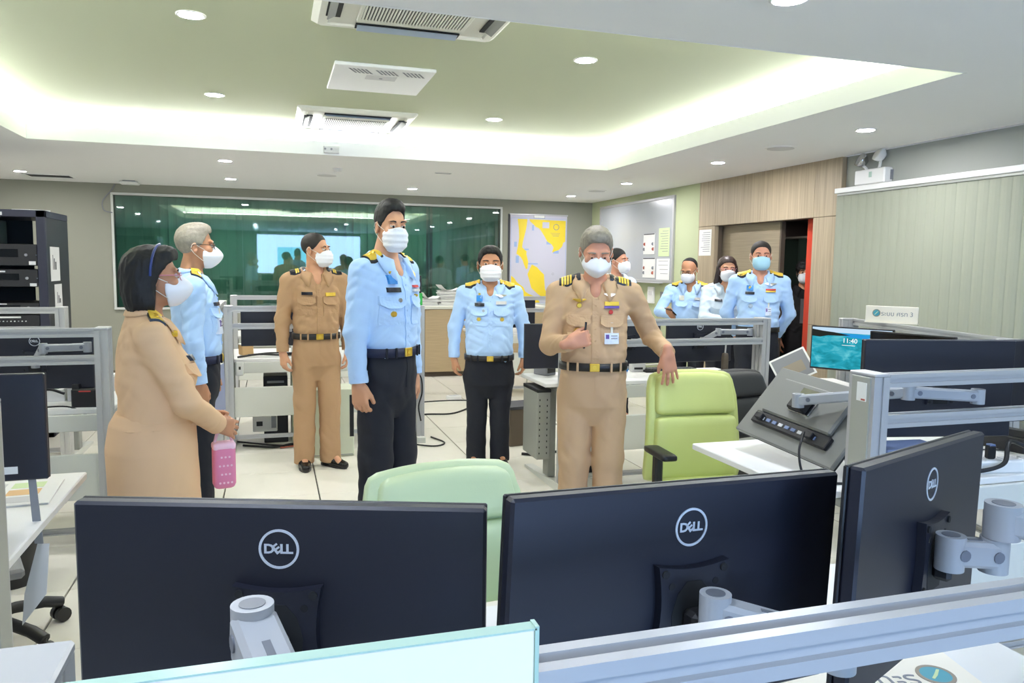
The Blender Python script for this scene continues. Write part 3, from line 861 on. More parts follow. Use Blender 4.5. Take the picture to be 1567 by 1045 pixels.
floor = struct(MB().box(XL, XR+3.2, YF, YB+.9, -.12, -.018).build('floor', M['joint']))
TX, TY = .61, .63
tile_me = None; seed = random.Random(3)
for i in range(-6, 9):
    for j in range(-1, 18):
        x0 = -.325+TX*i; y0 = .17+TY*j
        if x0+TX > XR+.02 or x0 < -3.4 or y0+TY > YB+.3: continue
        if tile_me is None:
            o = MB().box(.0045, TX-.0045, .0018, TY-.0018, -.018, 0, .002).build('floor_tile', M['tile'], floor); tile_me = o.data
        else: o = link_mesh('floor_tile', tile_me, floor)
        o.location = (x0, y0, seed.uniform(-.0006, .0004))
# plain floor beyond the built tiles
MB().box(XL, -.325+TX*-5+.0-.0, YF, YB, -.018, 0).build('floor_sheet', M['tile'], floor)
MB().box(-3.37, XR, YF, -.46, -.018, 0).build('floor_added_carpet', M['added_carpet'], floor)  # unseen dark floor, added to dull the reflections in the monitor backs
MB().box(XR-.09, XR+3, 1.0, YB, -.018, -.001).build('floor_sheet', M['tile'], floor)

# lower ceiling: a ring round the recess
b = MB()
b.box(XL, XR, YF, HY0, ZL, ZL+.11); b.box(XL, XR, HY1, YB, ZL, ZL+.11)
b.box(XL, HX0, HY0, HY1, ZL, ZL+.11); b.box(HX1, XR, HY0, HY1, ZL, ZL+.11)
ceiling = struct(b.build('ceiling', M['ceil_low']))
CW = .30                      # depth of the cove behind the lip
struct(MB().box(HX0-CW, HX1+CW, HY0-CW, HY1+CW, ZH, ZH+.05).build('ceiling', M['ceil_high']))
b = MB()
b.box(HX0-CW-.02, HX0-CW, HY0-CW, HY1+CW, ZL+.1, ZH); b.box(HX1+CW, HX1+CW+.02, HY0-CW, HY1+CW, ZL+.1, ZH)
b.box(HX0-CW, HX1+CW, HY0-CW-.02, HY0-CW, ZL+.1, ZH); b.box(HX0-CW, HX1+CW, HY1+CW, HY1+CW+.02, ZL+.1, ZH)
struct(b.build('trim_1', M['cove_white']))
b = MB(); w = .012
b.box(HX0, HX0+w, HY0, HY1, ZL-.001, ZL+.125); b.box(HX1-w, HX1, HY0, HY1, ZL-.001, ZL+.125)
b.box(HX0, HX1, HY0, HY0+w, ZL-.001, ZL+.125); b.box(HX0, HX1, HY1-w, HY1, ZL-.001, ZL+.125)
lip = struct(b.build('trim_2', M['cove_white']))
for (x0, x1, y0, y1) in ((HX0-.16, HX0-.11, HY0, HY1), (HX1+.11, HX1+.16, HY0, HY1), (HX0, HX1, HY0-.16, HY0-.11), (HX0, HX1, HY1+.11, HY1+.16)):
    MB().box(x0, x1, y0, y1, ZL+.112, ZL+.135).build('cove_lamp', M['cove_led'], lip)

# walls
wt = .12
WX0, WX1, WZ0, WZ1 = -1.96, 3.325, .93, 2.405      # back window opening
b = MB()
b.box(XL, WX0, YB, YB+wt, 0, ZL); b.box(WX1, XR, YB, YB+wt, 0, ZL)
b.box(WX0, WX1, YB, YB+wt, 0, WZ0); b.box(WX0, WX1, YB, YB+wt, WZ1, ZL)
struct(b.build('wall_back', M['wall_back']))
struct(MB().box(XL-wt, XL, YF, YB, 0, ZL).build('wall_left', M['wall_grey']))
struct(MB().box(XL, XR, YF-wt, YF, 0, ZL).build('wall_front', M['wall_grey']))
struct(MB().box(XR, XR+wt, 8.09, YB, 0, ZL).build('wall_right', M['wall_green']))
struct(MB().box(XR+.05, XR+.05+wt, YF, 5.72, 0, ZL).build('wall_right', M['wall_grey']))
# timber clad stretch with the doorway
DY0, DY1, DZ = 6.07, 7.74, 2.035
wood = struct(MB().box(XR+.05, XR+.10, 5.72, DY0, 0, ZL).box(XR+.05, XR+.10, DY1, 8.09, 0, ZL).box(XR+.05, XR+.10, DY0, DY1, DZ, ZL).build('wall_right', M['wood_dark']))
CX0 = XR
for (y0, y1, z0, z1) in ((5.72, DY0, 0, 1.04), (5.72, DY0, 1.043, DZ), (5.72, 6.07, DZ+.003, ZL), (6.072, 6.9, DZ+.003, ZL), (6.902, 7.74, DZ+.003, ZL), (7.742, 8.09, DZ+.003, ZL), (DY1, 8.09, 0, 1.04), (DY1, 8.09, 1.043, DZ)):
    MB().box(CX0, XR+.05, y0, y1, z0+.0005, z1, .0015).build('wall_panel', M['wood'], wood)
door = struct(MB().box(XR+.13, XR+.17, 6.72, 7.86, .01, DZ+.04, .003).build('door_1', M['wood_h']))
MB().box(XR+.124, XR+.176, 6.70, 6.725, .01, DZ+.04, .002).build('door_edge', M['wood_dark'], door)
struct(MB().box(XR+.10, XR+.23, 7.86, 7.9, 0, DZ+.05).build('trim_3', M['wood']))
# the dark room behind the doorway
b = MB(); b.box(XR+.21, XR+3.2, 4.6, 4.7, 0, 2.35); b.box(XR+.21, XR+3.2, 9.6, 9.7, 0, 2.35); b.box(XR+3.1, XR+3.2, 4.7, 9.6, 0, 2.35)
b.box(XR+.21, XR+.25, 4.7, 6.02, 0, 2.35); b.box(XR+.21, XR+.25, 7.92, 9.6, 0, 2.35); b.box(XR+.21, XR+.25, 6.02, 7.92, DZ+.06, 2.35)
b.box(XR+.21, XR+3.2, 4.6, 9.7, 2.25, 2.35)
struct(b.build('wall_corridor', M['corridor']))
t = thing('corridor_fill_lamp', 'added dim fill lamp inside the unlit room beyond the doorway', 'lamp', (XR+1.6, 8.6, 2.25))  # unseen fill lamp, added to brighten the room and the figure there
MB().cyl((0, 0, -.03), (0, 0, 0), .12, n=20).build('housing', M['white_gloss'], t); MB().cyl((0, 0, -.034), (0, 0, -.028), .10, n=20).build('lens', emitter('dim lens', (255, 240, 230), 50.0), t)
t = thing('door_jamb', 'red orange painted door frame at the right edge of the timber doorway', 'door frame', (XR+.05, 6.08, 0))
MB().box(.12, .20, .02, .28, 0, 2.10, .003).build('jamb_post', M['red_paint'], t)
MB().box(.15, .18, .28, .295, .0, 2.10).build('door_stop', M['red_paint'], t)
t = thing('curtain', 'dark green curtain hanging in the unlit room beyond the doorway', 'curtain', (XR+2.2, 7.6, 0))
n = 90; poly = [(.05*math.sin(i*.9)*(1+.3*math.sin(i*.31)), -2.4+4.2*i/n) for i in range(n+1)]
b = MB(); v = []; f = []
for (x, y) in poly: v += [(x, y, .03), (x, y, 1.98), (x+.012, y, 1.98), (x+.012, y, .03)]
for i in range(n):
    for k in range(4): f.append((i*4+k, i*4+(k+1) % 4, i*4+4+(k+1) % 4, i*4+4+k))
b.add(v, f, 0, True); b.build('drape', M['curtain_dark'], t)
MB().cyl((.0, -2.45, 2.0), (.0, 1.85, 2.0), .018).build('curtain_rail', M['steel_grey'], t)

# skirting
struct(MB().box(XL, XR, YB-.015, YB, 0, .09).build('baseboard_back', M['wood_dark']))
struct(MB().box(XR-.015, XR, 8.1, YB, 0, .09).build('baseboard_right', M['wood_dark']))

# ---- back window with blinds behind the glass
win = struct(MB().box(WX0-.03, WX1+.03, YB-.02, YB+.05, WZ1, WZ1+.03, .004).box(WX0-.03, WX1+.03, YB-.03, YB+.05, WZ0-.03, WZ0, .004).box(WX0-.03, WX0, YB-.02, YB+.05, WZ0, WZ1, .004).box(WX1, WX1+.03, YB-.02, YB+.05, WZ0, WZ1, .004).build('window_1', M['window_frame']))
for (x0, x1) in ((WX0, -.372), (-.368, 1.498), (1.502, WX1)):
    MB().box(x0, x1, YB+.012, YB+.020, WZ0, WZ1).build('pane', M['glass'], win)
struct(MB().box(XL, XR, YB+.9, YB+1.0, 0, ZL).build('wall_beyond', M['wall_grey']))
blind = thing('vertical_blind', 'deep green vertical blind behind the long glass window', 'blind', (0, YB+.17, 0))
MB().box(WX0-.1, WX1+.1, -.025, .025, 2.43, 2.47, .004).build('head_rail', M['window_frame'], blind)
sl = random.Random(5); me = None; x = WX0-.05
while x < WX1+.06:
    v = []; f = []; n = 4
    for i in range(n+1):
        u = -.062+.124*i/n; cy = .010*(1-(u/.062)**2)
        for z in (.86, 2.43): v += [(u, cy, z), (u, cy+.0015, z)]
    for i in range(n):
        a = i*4; f += [(a, a+2, a+6, a+4), (a+1, a+5, a+7, a+3)]
    f += [(0, 1, 3, 2), (n*4, n*4+2, n*4+3, n*4+1)]
    if me is None: o = MB().add(v, f, 0, False).build('slat', M['blind_green'], blind); me = o.data
    else: o = link_mesh('slat', me, blind)
    ang = sl.uniform(.10, .55)
    if 2.22 < x < 2.36: ang = 1.25
    if .5 < x < 1.6: ang += .1
    o.location = (x, sl.uniform(-.004, .004), 0); o.rotation_euler = (0, 0, ang)
    x += .107

# ---- pale blind along the right wall
blind = thing('vertical_blind', 'pale sage vertical blind covering the right wall under a white head rail', 'blind', (XR-.02, 0, 0))
MB().box(-.035, .035, 1.3, 5.74, 2.225, 2.27, .004).build('head_rail', M['white_gloss'], blind)
MB().box(-.02, .02, 1.3, 5.72, 2.205, 2.225).build('runner_track', M['steel_grey'], blind)
me = None
for i in range(48):
    y = 5.69-.09*i
    if y < 1.35: break
    v = []; f = []; n = 4
    for k in range(n+1):
        u = -.051+.102*k/n; cx = -.008*(1-(u/.051)**2)
        for z in (.55, 2.21): v += [(cx, u, z), (cx+.0015, u, z)]
    for k in range(n):
        a = k*4; f += [(a, a+4, a+6, a+2), (a+1, a+3, a+7, a+5)]
    f += [(0, 2, 3, 1), (n*4, n*4+1, n*4+3, n*4+2)]
    if me is None: o = MB().add(v, f, 0, False).build('slat', M['blind_pale'], blind); me = o.data
    else: o = link_mesh('slat', me, blind)
    o.location = (0, y, 0); o.rotation_euler = (0, 0, sl.uniform(.05, .13))
    if i == 24: o.rotation_euler = (0, 0, .3)

# ================================================================== CEILING FIXTURES
def downlight(x, y, z, where, lens='downlight'):
    t = thing('downlight', where, 'downlight', (x, y, z), group='round recessed downlights')
    b = MB(); n = 28; v = []; f = []
    for i in range(n):
        a = 2*PI*i/n; c, s_ = math.cos(a), math.sin(a)
        for (r, zz) in ((.074, 0), (.074, -.004), (.066, -.007), (.058, -.005), (.056, .0)): v.append((c*r, s_*r, zz))
    for i in range(n):
        j = (i+1) % n
        for k in range(4): f.append((i*5+k, j*5+k, j*5+k+1, i*5+k+1))
    b.add(v, f, 0, True); b.build('trim_ring', M['white_gloss'], t)
    MB().cyl((0, 0, -.0045), (0, 0, -.001), .057, n=28).build('lens', M[lens], t)
for a in ((-.37, 4.36, ZH, 'downlight in the green ceiling recess, left of the large near air conditioner'),
          (-.385, 6.33, ZH, 'downlight in the green ceiling recess, left of the smaller far air conditioner'),
          (1.84, 4.46, ZH, 'downlight in the green ceiling recess, right of the white access panel'),
          (1.845, 6.49, ZH, 'downlight in the green ceiling recess, right of the smaller far air conditioner'),
          (1.85, 2.52, ZL, 'downlight in the pale ceiling at the top edge, nearest the front right', 'downlight_cool'),
          (4.06, 4.59, ZL, 'downlight in the lower ceiling just left of the twin emergency lamp'),
          (4.05, 6.48, ZL, 'downlight in the lower ceiling in front of the timber clad wall'),
          (4.07, 8.49, ZL, 'downlight in the lower ceiling above the whiteboard'),
          (4.075, 10.29, ZL, 'downlight in the lower ceiling above the nautical chart'),
          (1.80, 10.25, ZL, 'downlight in the lower ceiling above the right half of the green window'),
          (-.45, 10.02, ZL, 'downlight in the lower ceiling, the farther of the pair above the man with grey hair'),
          (-.42, 8.26, ZL, 'downlight in the lower ceiling, the nearer of the pair above the man with grey hair'),
          (-2.72, 10.19, ZL, 'downlight in the lower ceiling at the far left beside the dark hatch'),
          ):
    downlight(*a)
NEAR = ('above the left consoles, first of three', 'above the left consoles, second of three', 'above the left consoles, third of three', 'above the right consoles near the blind', 'just ahead of the viewer on the left', 'just behind the viewer on the left, added to light the sign', 'just behind the viewer on the right', 'at the right above the viewer', 'at the left above the viewer', 'behind the viewer in the middle', 'behind the viewer at the right', 'behind the viewer at the left')
for i, (x, y) in enumerate(((-2.7, 4.4), (-2.7, 6.4), (-2.7, 8.3), (4.06, 2.5), (-.4, .9), (-.4, -.9), (1.85, -.9), (4.06, .3), (-2.7, 1.2))):  # unseen lamps; the left one just behind the viewer is added for the sign
    downlight(x, y, ZL, 'downlight outside the view, '+NEAR[i], 'downlight_cool' if y < 3 else 'downlight')

def cassette(x, y, label, sc=1.0):
    t = thing('air_conditioner', label, 'air conditioner', (x, y, ZH))
    H = .485
    # face frame: square ring with a deeper middle
    b = MB(); v = []; f = []
    def rect(r, z, c): return [(-r+c, -r, z), (r-c, -r, z), (r, -r+c, z), (r, r-c, z), (r-c, r, z), (-r+c, r, z), (-r, r-c, z), (-r, -r+c, z)]
    R_ = [rect(H, 0, .02), rect(H, -.012, .02), rect(H-.03, -.034, .02), rect(H-.075, -.038, .01), rect(H-.085, -.030, .01)]
    for q in R_: v += q
    for k in range(len(R_)-1):
        for i in range(8): j = (i+1) % 8; f.append((k*8+i, k*8+j, k*8+8+j, k*8+8+i))
    f.append(tuple(range(32, 40)))
    b.add(v, f); b.build('face_frame', M['cream_plastic'], t)
    # return air grille
    g = MB().box(-.275, .275, -.30, .30, -.046, -.030, .004).build('grille_panel', M['cream_plastic'], t)
    MB().box(-.255, .255, -.24, -.005, -.0475, -.0455).box(-.255, .255, .005, .24, -.0475, -.0455).build('grille_dark', M['dark_slot'], g)
    bar = None
    for i in range(33):
        xx = -.25+.5*i/32
        if bar is None: o = MB().box(-.0042, .0042, -.24, .24, -.054, -.046).build('grille_bar', M['cream_plastic'], g); bar = o.data
        else: o = link_mesh('grille_bar', bar, g)
        o.location = (xx, 0, 0)
    # four air slots with their louvres
    for k in range(4):
        T = Matrix.Rotation(k*PI/2, 4, 'Z')
        s_ = MB().box(-.27, .27, -.425, -.355, -.0405, -.034, T=T).build('air_slot', M['dark_slot'], t)
        T2 = T @ Matrix.Translation((0, -.392, -.043)) @ Matrix.Rotation(R(28 if k != 2 else 12), 4, 'X')
        MB().box(-.262, .262, -.032, .032, -.004, .002, .002, T=T2).build('louvre', M['blue_blade'] if k in (0, 2) else M['grey_blade'], s_)
    return t
cassette(.70, 3.74, 'large near ceiling cassette air conditioner cut by the top edge of the picture')
cassette(.705, 6.96, 'smaller far ceiling cassette air conditioner at the edge of the bright cove')

t = thing('ceiling_panel', 'square white access panel in the green ceiling between the two air conditioners', 'ceiling panel', (.715, 5.36, ZH))
MB().box(-.32, .32, -.36, .36, -.022, 0, .004).build('cover', M['white_gloss'], t)
for i in range(3):
    for k in range(5):
        xx = -.17+.17*i+.025*k-.06
        MB().prism([(xx, -.29), (xx+.014, -.29), (xx+.066, -.185), (xx+.052, -.185)], -.0232, -.0215).build('slot', M['ink_grey'], t)
pl = MB().box(-.10, .10, -.15, -.03, -.0235, -.021).build('inset_plate', M['paper_grey'], t)
MB().cyl((.0, -.08, -.025), (0, -.08, -.023), .012, n=10).build('catch', M['ink_grey'], pl)

t = thing('smoke_detector', 'small white smoke detector on the lower ceiling behind the tall officer', 'smoke detector', (.69, 8.44, ZL))
MB().cyl((0, 0, -.012), (0, 0, 0), .055, n=20).build('base', M['white_gloss'], t); MB().cyl((0, 0, -.04), (0, 0, -.012), .036, .047, n=20).build('sensor_head', M['white_gloss'], t)
def ceil_speaker(x, y, label):
    t = thing('ceiling_speaker', label, 'speaker', (x, y, ZL))
    MB().cyl((0, 0, -.008), (0, 0, 0), .125, .13, n=30).build('rim', M['white_gloss'], t); MB().cyl((0, 0, -.011), (0, 0, -.007), .108, n=30).build('mesh_cover', M['paper_grey'], t)
ceil_speaker(4.02, 5.50, 'round ceiling speaker nearest the emergency lamp')
ceil_speaker(4.1, 9.44, 'round ceiling speaker above the left part of the whiteboard')
ceil_speaker(.62, 9.1, 'round ceiling speaker behind the smoke detector')
t = thing('ceiling_vent', 'thin slot vent in the lower ceiling right of the tall officer', 'vent', (1.81, 8.37, ZL)); MB().box(-.09, .09, -.02, .02, -.008, 0, .002).build('frame', M['paper_grey'], t); MB().box(-.08, .08, -.010, .010, -.0095, -.007).build('slot', M['ink_grey'], t)
t = thing('ceiling_hatch', 'open dark hatch in the lower ceiling at the far left', 'hatch', (-2.52, 10.6, ZL))
MB().box(-.24, .24, -.16, .16, -.003, .0).build('opening', M['dark_slot'], t)
MB().box(-.25, .25, -.17, -.155, -.008, 0).box(-.25, .25, .155, .17, -.008, 0).box(-.25, -.235, -.17, .17, -.008, 0).box(.235, .25, -.17, .17, -.008, 0).build('frame', M['ceil_low'], t)
t = thing('access_point', 'flat white wireless access point on the lower ceiling left of the window', 'access point', (-1.69, 10.83, ZL))
MB().box(-.11, .11, -.10, .10, -.045, -.012, .012).build('housing', M['white_gloss'], t); MB().box(-.07, .07, -.06, .06, -.014, 0).build('bracket', M['ink_grey'], t)
t = tag(MB().tube(spline([(-1.93, 11.26, 2.54), (-1.98, 11.25, 2.45), (-2.08, 11.26, 2.32), (-2.07, 11.26, 2.2), (-1.97, 11.262, 2.17)], 8), .008, 6).build('wall_cable', M['ink_grey']), 'thin grey cable looping down the back wall beside the window top', 'cable')
t = thing('wall_junction_box', 'small grey device on the cove lip above the far air conditioner corner', 'junction box', (.55, HY1-.03, ZL+.05))
MB().box(-.07, .07, -.02, .018, -.035, .03, .004).build('housing', M['paper_grey'], t)
for k in (-1, 1): MB().cyl((-.02+.028*k-.01, -.026, -.0), (-.02+.028*k-.01, -.02, 0), .010, n=12).build('eye', M['ink_grey'], t)

# ================================================================== WALL THINGS
# nautical chart on the back wall
t = thing('nautical_chart', 'large nautical chart with yellow land and pale sea on the back wall', 'chart', (3.94, YB-.02, 0))
CWd, CHt = .92, 1.36; cx0 = -.46; cz1 = 2.335
sheet = MB().box(cx0, cx0+CWd, -.004, .004, cz1-CHt, cz1).build('sheet', M['chart_sea'], t)
MB().box(cx0-.012, cx0+CWd+.012, -.012, .012, cz1-.012, cz1+.012, .004).build('top_batten', M['alu'], t)
MB().box(cx0-.012, cx0+CWd+.012, -.02, .012, cz1-CHt-.045, cz1-CHt, .006).build('bottom_batten', M['paper_grey'], t)
MB().box(cx0-.03, cx0-.004, .004, .016, cz1-CHt, cz1).build('backing_edge', M['ink'], t)
mp = lambda p: (cx0+CWd*(p[0]-60)/582, cz1-CHt*(p[1]-58)/888)
lands = [[(132, 104), (232, 104), (222, 190), (205, 262), (188, 330), (182, 385), (228, 424), (226, 452), (246, 530), (238, 600), (222, 596), (205, 560), (190, 516), (168, 480), (124, 448), (138, 380), (150, 290), (146, 200)],
         [(250, 104), (628, 110), (626, 318), (606, 330), (596, 366), (560, 404), (520, 418), (490, 432), (506, 380), (486, 350), (440, 322), (408, 268), (372, 214), (350, 190), (318, 178), (290, 150), (262, 128)],
         [(284, 553), (338, 580), (366, 612), (410, 652), (416, 720), (424, 800), (446, 850), (460, 905), (418, 898), (350, 850), (282, 790), (262, 720), (240, 650), (262, 600)],
         [(74, 668), (104, 690), (132, 732), (200, 782), (222, 828), (262, 852), (332, 880), (374, 936), (240, 942), (180, 870), (74, 760)]]
for pl in lands:
    P = [mp(p) for p in pl]
    MB().prism(P[::-1], -.0052, -.0038, axis='y').build('land_print', M['yellow_land'], sheet)
bl = random.Random(8)
for (a, c) in (((280, 160), (300, 215)), ((180, 400), (250, 410)), ((240, 545), (345, 553)), ((118, 470), (150, 540)), ((430, 320), (490, 350)), ((500, 440), (560, 410)), ((100, 380), (128, 330))):
    (x0, z0), (x1, z1) = mp(a), mp(c); x0, x1 = sorted((x0, x1)); z0, z1 = sorted((z0, z1))
    MB().box(x0, x1, -.0048, -.0042, z0, max(z1, z0+.02)).build('shoal_print', M['chart_blue'], sheet)
x0, z1 = mp((386, 128)); x1, z0 = mp((456, 188)); MB().box(x0, x1, -.0062, -.005, z0, z1).build('legend_print', M['chart_sea'], sheet)
x0, z1 = mp((296, 62)); x1, z0 = mp((410, 92)); MB().box(x0, x1, -.0058, -.004, z0, z1).build('title_print', M['paper'], sheet)
MB().box(x0, x1, -.0062, -.005, z0, z0+.004).box(x0, x1, -.0062, -.005, z1-.004, z1).box(x0, x0+.004, -.0062, -.005, z0, z1).box(x1-.004, x1, -.0062, -.005, z0, z1).build('title_border', M['ink'], sheet)
for (c, r) in (((530, 175), 28), ((503, 646), 10)):
    X, Z = mp(c); MB().ring((X, Z), r*.0014, r*.0017, -.0062, -.005, 20).build('compass_print', M['ink_grey'], sheet)
for k in range(3):
    x0, z1 = mp((470+12*k, 236+14*k)); MB().box(x0, x0+.16-.03*k, -.0062, -.005, z1-.005, z1).build('note_print', M['bronze'], sheet)
zz0, zz1 = mp((0, 940))[1], mp((0, 96))[1]; xx0, xx1 = mp((70, 0))[0], mp((632, 0))[0]
MB().box(xx0, xx1, -.0062, -.0045, zz1, zz1+.005).box(xx0, xx1, -.0062, -.0045, zz0-.005, zz0).box(xx0-.005, xx0, -.0062, -.0045, zz0, zz1).box(xx1, xx1+.005, -.0062, -.0045, zz0, zz1).build('border_print', M['chart_blue'], sheet)

# whiteboard on the right wall
t = thing('whiteboard', 'large whiteboard with aluminium frame and pinned papers on the green right wall', 'whiteboard', (XR, 0, 0))
wy0, wy1, wz0, wz1 = 8.66, 10.9, 1.38, 2.44
MB().box(-.02, 0, wy0, wy1, wz0, wz1).build('board', M['whiteboard'], t)
MB().box(-.032, 0, wy0-.02, wy0+.015, wz0-.02, wz1+.02, .003).box(-.032, 0, wy1-.015, wy1+.02, wz0-.02, wz1+.02, .003).box(-.032, 0, wy0, wy1, wz1-.015, wz1+.02, .003).box(-.032, 0, wy0, wy1, wz0-.02, wz0+.015, .003).build('frame', M['alu'], t)
MB().box(-.09, -.03, wy0+.2, wy1-.2, wz0-.03, wz0-.018, .003).build('pen_tray', M['alu'], t)
def wall_paper(name, label, y0, y1, z0, z1, m, x=XR-.022, dots=0, lines=0, sd=1):
    t = thing(name, label, 'paper', (x, (y0+y1)/2, z0)); w = (y1-y0)/2; h = z1-z0; rr = random.Random(sd)
    MB().box(-.003, 0, -w, w, 0, h).build('sheet', M[m], t)
    for k in range(lines): zz = h*(.9-.8*k/max(1, lines)); MB().box(-.0042, -.002, -w*.8, w*rr.uniform(.2, .8), zz-.006, zz).build('print_line', M['ink_grey'], t)
    for k in range(dots):
        MB().cyl((-.0042, w*.75-1.5*w*((k % 2)+rr.uniform(-.1, .1)), h*(.25+.25*(k//2))), (-.002, w*.75-1.5*w*(k % 2), h*(.25+.25*(k//2))), .022, n=10).build('print_mark', M['ink_red' if k % 3 else 'ink_grey'], t)
    if dots: MB().box(-.0045, -.002, -w*.95, w*.95, h-.012, h).build('print_rule', M['ink'], t)
    return t
wall_paper('pinned_sheet', 'white sheet with red diagrams on the whiteboard, upper of the two', 9.13, 9.45, 1.73, 2.0, 'paper', dots=4)
wall_paper('pinned_sheet', 'white sheet with red diagrams on the whiteboard, lower of the two', 9.10, 9.45, 1.42, 1.68, 'paper', dots=4, sd=4)
wall_paper('pinned_sheet', 'pale green sheet of lines pinned on the right side of the whiteboard', 8.74, 9.02, 1.7, 2.06, 'paper_green', lines=9)
wall_paper('pinned_sheet', 'white sheet with small print below the pale green sheet on the whiteboard', 8.72, 9.06, 1.40, 1.67, 'paper', lines=4, dots=0, sd=6)
wall_paper('notice', 'white printed notice taped on the timber panel left of the doorway', 7.80, 8.06, 1.70, 2.0, 'paper', x=XR-.002, lines=10, sd=3)

def plate(name, label, cat, y, z, w, h, m='white_gloss', d=.03, parts=(), x=XR):
    t = thing(name, label, cat, (x, y, z)); MB().box(-d, 0, -w/2, w/2, -h/2, h/2, .006).build('housing', M[m], t)
    for (nm, a, c, ww, hh, mm) in parts: MB().box(-d-.006, -d+.002, a-ww/2, a+ww/2, c-hh/2, c+hh/2, .001).build(nm, M[mm], t)
plate('wall_thermostat', 'white wall box under the left part of the whiteboard', 'wall box', 9.2, 1.19, .17, .22, parts=(('window', 0, .03, .09, .05, 'paper_grey'),))
plate('wall_switch', 'dark grey wall plate between the white wall box and the twin remote holders', 'switch', 8.93, 1.18, .07, .13, 'ink_grey', .012)
plate('remote_holder', 'left of two remote controls in holders under the whiteboard', 'remote control', 8.76, 1.21, .05, .2, parts=(('display', 0, .055, .035, .04, 'dark_slot'), ('key_pad', 0, -.02, .03, .06, 'paper_grey')))
plate('remote_holder', 'right of two remote controls in holders under the whiteboard', 'remote control', 8.66, 1.21, .05, .2, parts=(('display', 0, .055, .035, .04, 'dark_slot'), ('key_pad', 0, -.02, .03, .06, 'paper_grey')))
plate('wall_socket', 'white wall socket below the dark grey wall plate', 'socket', 8.95, .98, .14, .14, d=.014, parts=(('socket_face', 0, 0, .09, .07, 'paper_grey'),))
# twin head emergency lamp
t = thing('emergency_light', 'white twin head emergency lamp box high on the right wall', 'emergency light', (XR+.05, 5.35, 2.35))
MB().box(-.09, 0, -.17, .17, -.075, .05, .008).build('housing', M['white_gloss'], t)
MB().box(-.093, -.088, -.03, .0, -.02, .025).build('indicator', M['glass_green'], t); MB().box(-.03, -.0, -.173, -.168, -.05, .03).build('side_label', M['ink_grey'], t)
for (yy, zz) in ((.11, .13), (-.09, .155)):
    MB().tube([(-.045, yy*.6, .04), (-.05, yy*.8, .07), (-.06, yy, zz-.04)], .012, 8).build('lamp_neck', M['white_gloss'], t)
    b = MB(); pr_ = [(0.0, -.045), (.03, -.04), (.052, -.015), (.06, .015), (.06, .028), (.05, .03), (0, .026)]
    v = []; f = []; n = 20; T = Matrix.Translation((-.07, yy, zz)) @ Matrix.Rotation(R(-60), 4, 'Y') @ Matrix.Rotation(R(-15), 4, 'X')
    for (r, z) in pr_:
        for i in range(n): v.append((r*math.cos(2*PI*i/n), r*math.sin(2*PI*i/n), z))
    for k in range(len(pr_)-1):
        for i in range(n): j = (i+1) % n; f.append((k*n+i, k*n+j, k*n+n+j, k*n+n+i))
    b.add(v, f, 0, True, T); b.build('lamp_head', M['chrome' if yy > 0 else 'white_gloss'], t)

# big display on the wall behind the camera (seen only as a reflection in the window)
t = thing('wall_display', 'bright blue white wall display behind the viewer, reflected in the window', 'screen', (1.2, YF+.05, 1.75))
MB().box(-1.65, 1.65, -.05, .0, -1.25, .72, .01).build('bezel', M['black_plastic'], t)
MB().box(-1.62, 1.62, .0, .006, -1.22, .69).build('screen', emitter('display white blue', (172, 202, 250), LAMP_WALL_SCREEN), t)  # lower part extended to throw blue light on the monitor backs
MB().box(-1.0, .2, .006, .009, -.5, .3).build('window_print', emitter('display blue', (110, 190, 226), LAMP_WALL_SCREEN*.8), t)
# ================================================================== CONSOLES
def rail_profile(w, h):
    """aluminium extrusion cross-section with a slot on each long side, in (y, z)"""
    g, d = .008, .009
    return [(0, 0), (w/2-g/2, 0), (w/2-g/2, d), (w/2+g/2, d), (w/2+g/2, 0), (w, 0), (w, h/2-g), (w-d, h/2-g), (w-d, h/2+g), (w, h/2+g), (w, h),
            (w/2+g, h), (w/2+g, h-d), (w/2-g, h-d), (w/2-g, h), (0, h), (0, h/2+g), (d, h/2+g), (d, h/2-g), (0, h/2-g)]
def rail(parent, name, x0, x1, y, z, w=.045, h=.046):
    o = MB().prism([(p[0]+y, p[1]+z) for p in rail_profile(w, h)], x0, x1, 0, axis='x').build(name, M['alu'], parent)
    return o
def post(parent, x, y, d=.12, w=.065, top=1.2, cover=0):
    """double aluminium post; x is its left side, y its front; cover -1/1 puts the grey end cover on that side"""
    g = .006
    P = [(x, y), (x+w/2-g, y), (x+w/2-g, y+.006), (x+w/2+g, y+.006), (x+w/2+g, y), (x+w, y), (x+w, y+.035), (x+w-.005, y+.035), (x+w-.005, y+.043), (x+w, y+.043), (x+w, y+d-.043), (x+w-.005, y+d-.043), (x+w-.005, y+d-.035), (x+w, y+d-.035),
         (x+w, y+d), (x+w/2+g, y+d), (x+w/2+g, y+d-.006), (x+w/2-g, y+d-.006), (x+w/2-g, y+d), (x, y+d), (x, y+d-.035), (x+.005, y+d-.035), (x+.005, y+d-.043), (x, y+d-.043), (x, y+.043), (x+.005, y+.043), (x+.005, y+.035), (x, y+.035)]
    o = MB().prism(P, .05, top-.012, axis='z').build('post', M['alu'], parent)
    MB().box(x-.001, x+w+.001, y-.001, y+d+.001, top-.012, top, .003).build('post_cap', M['alu'], o)
    if cover:
        xx = x if cover < 0 else x+w
        MB().box(xx-.004, xx+.004, y+.016, y+d-.016, .12, top-.014, .002).build('end_cover', M['post_grey'], o)
    return o
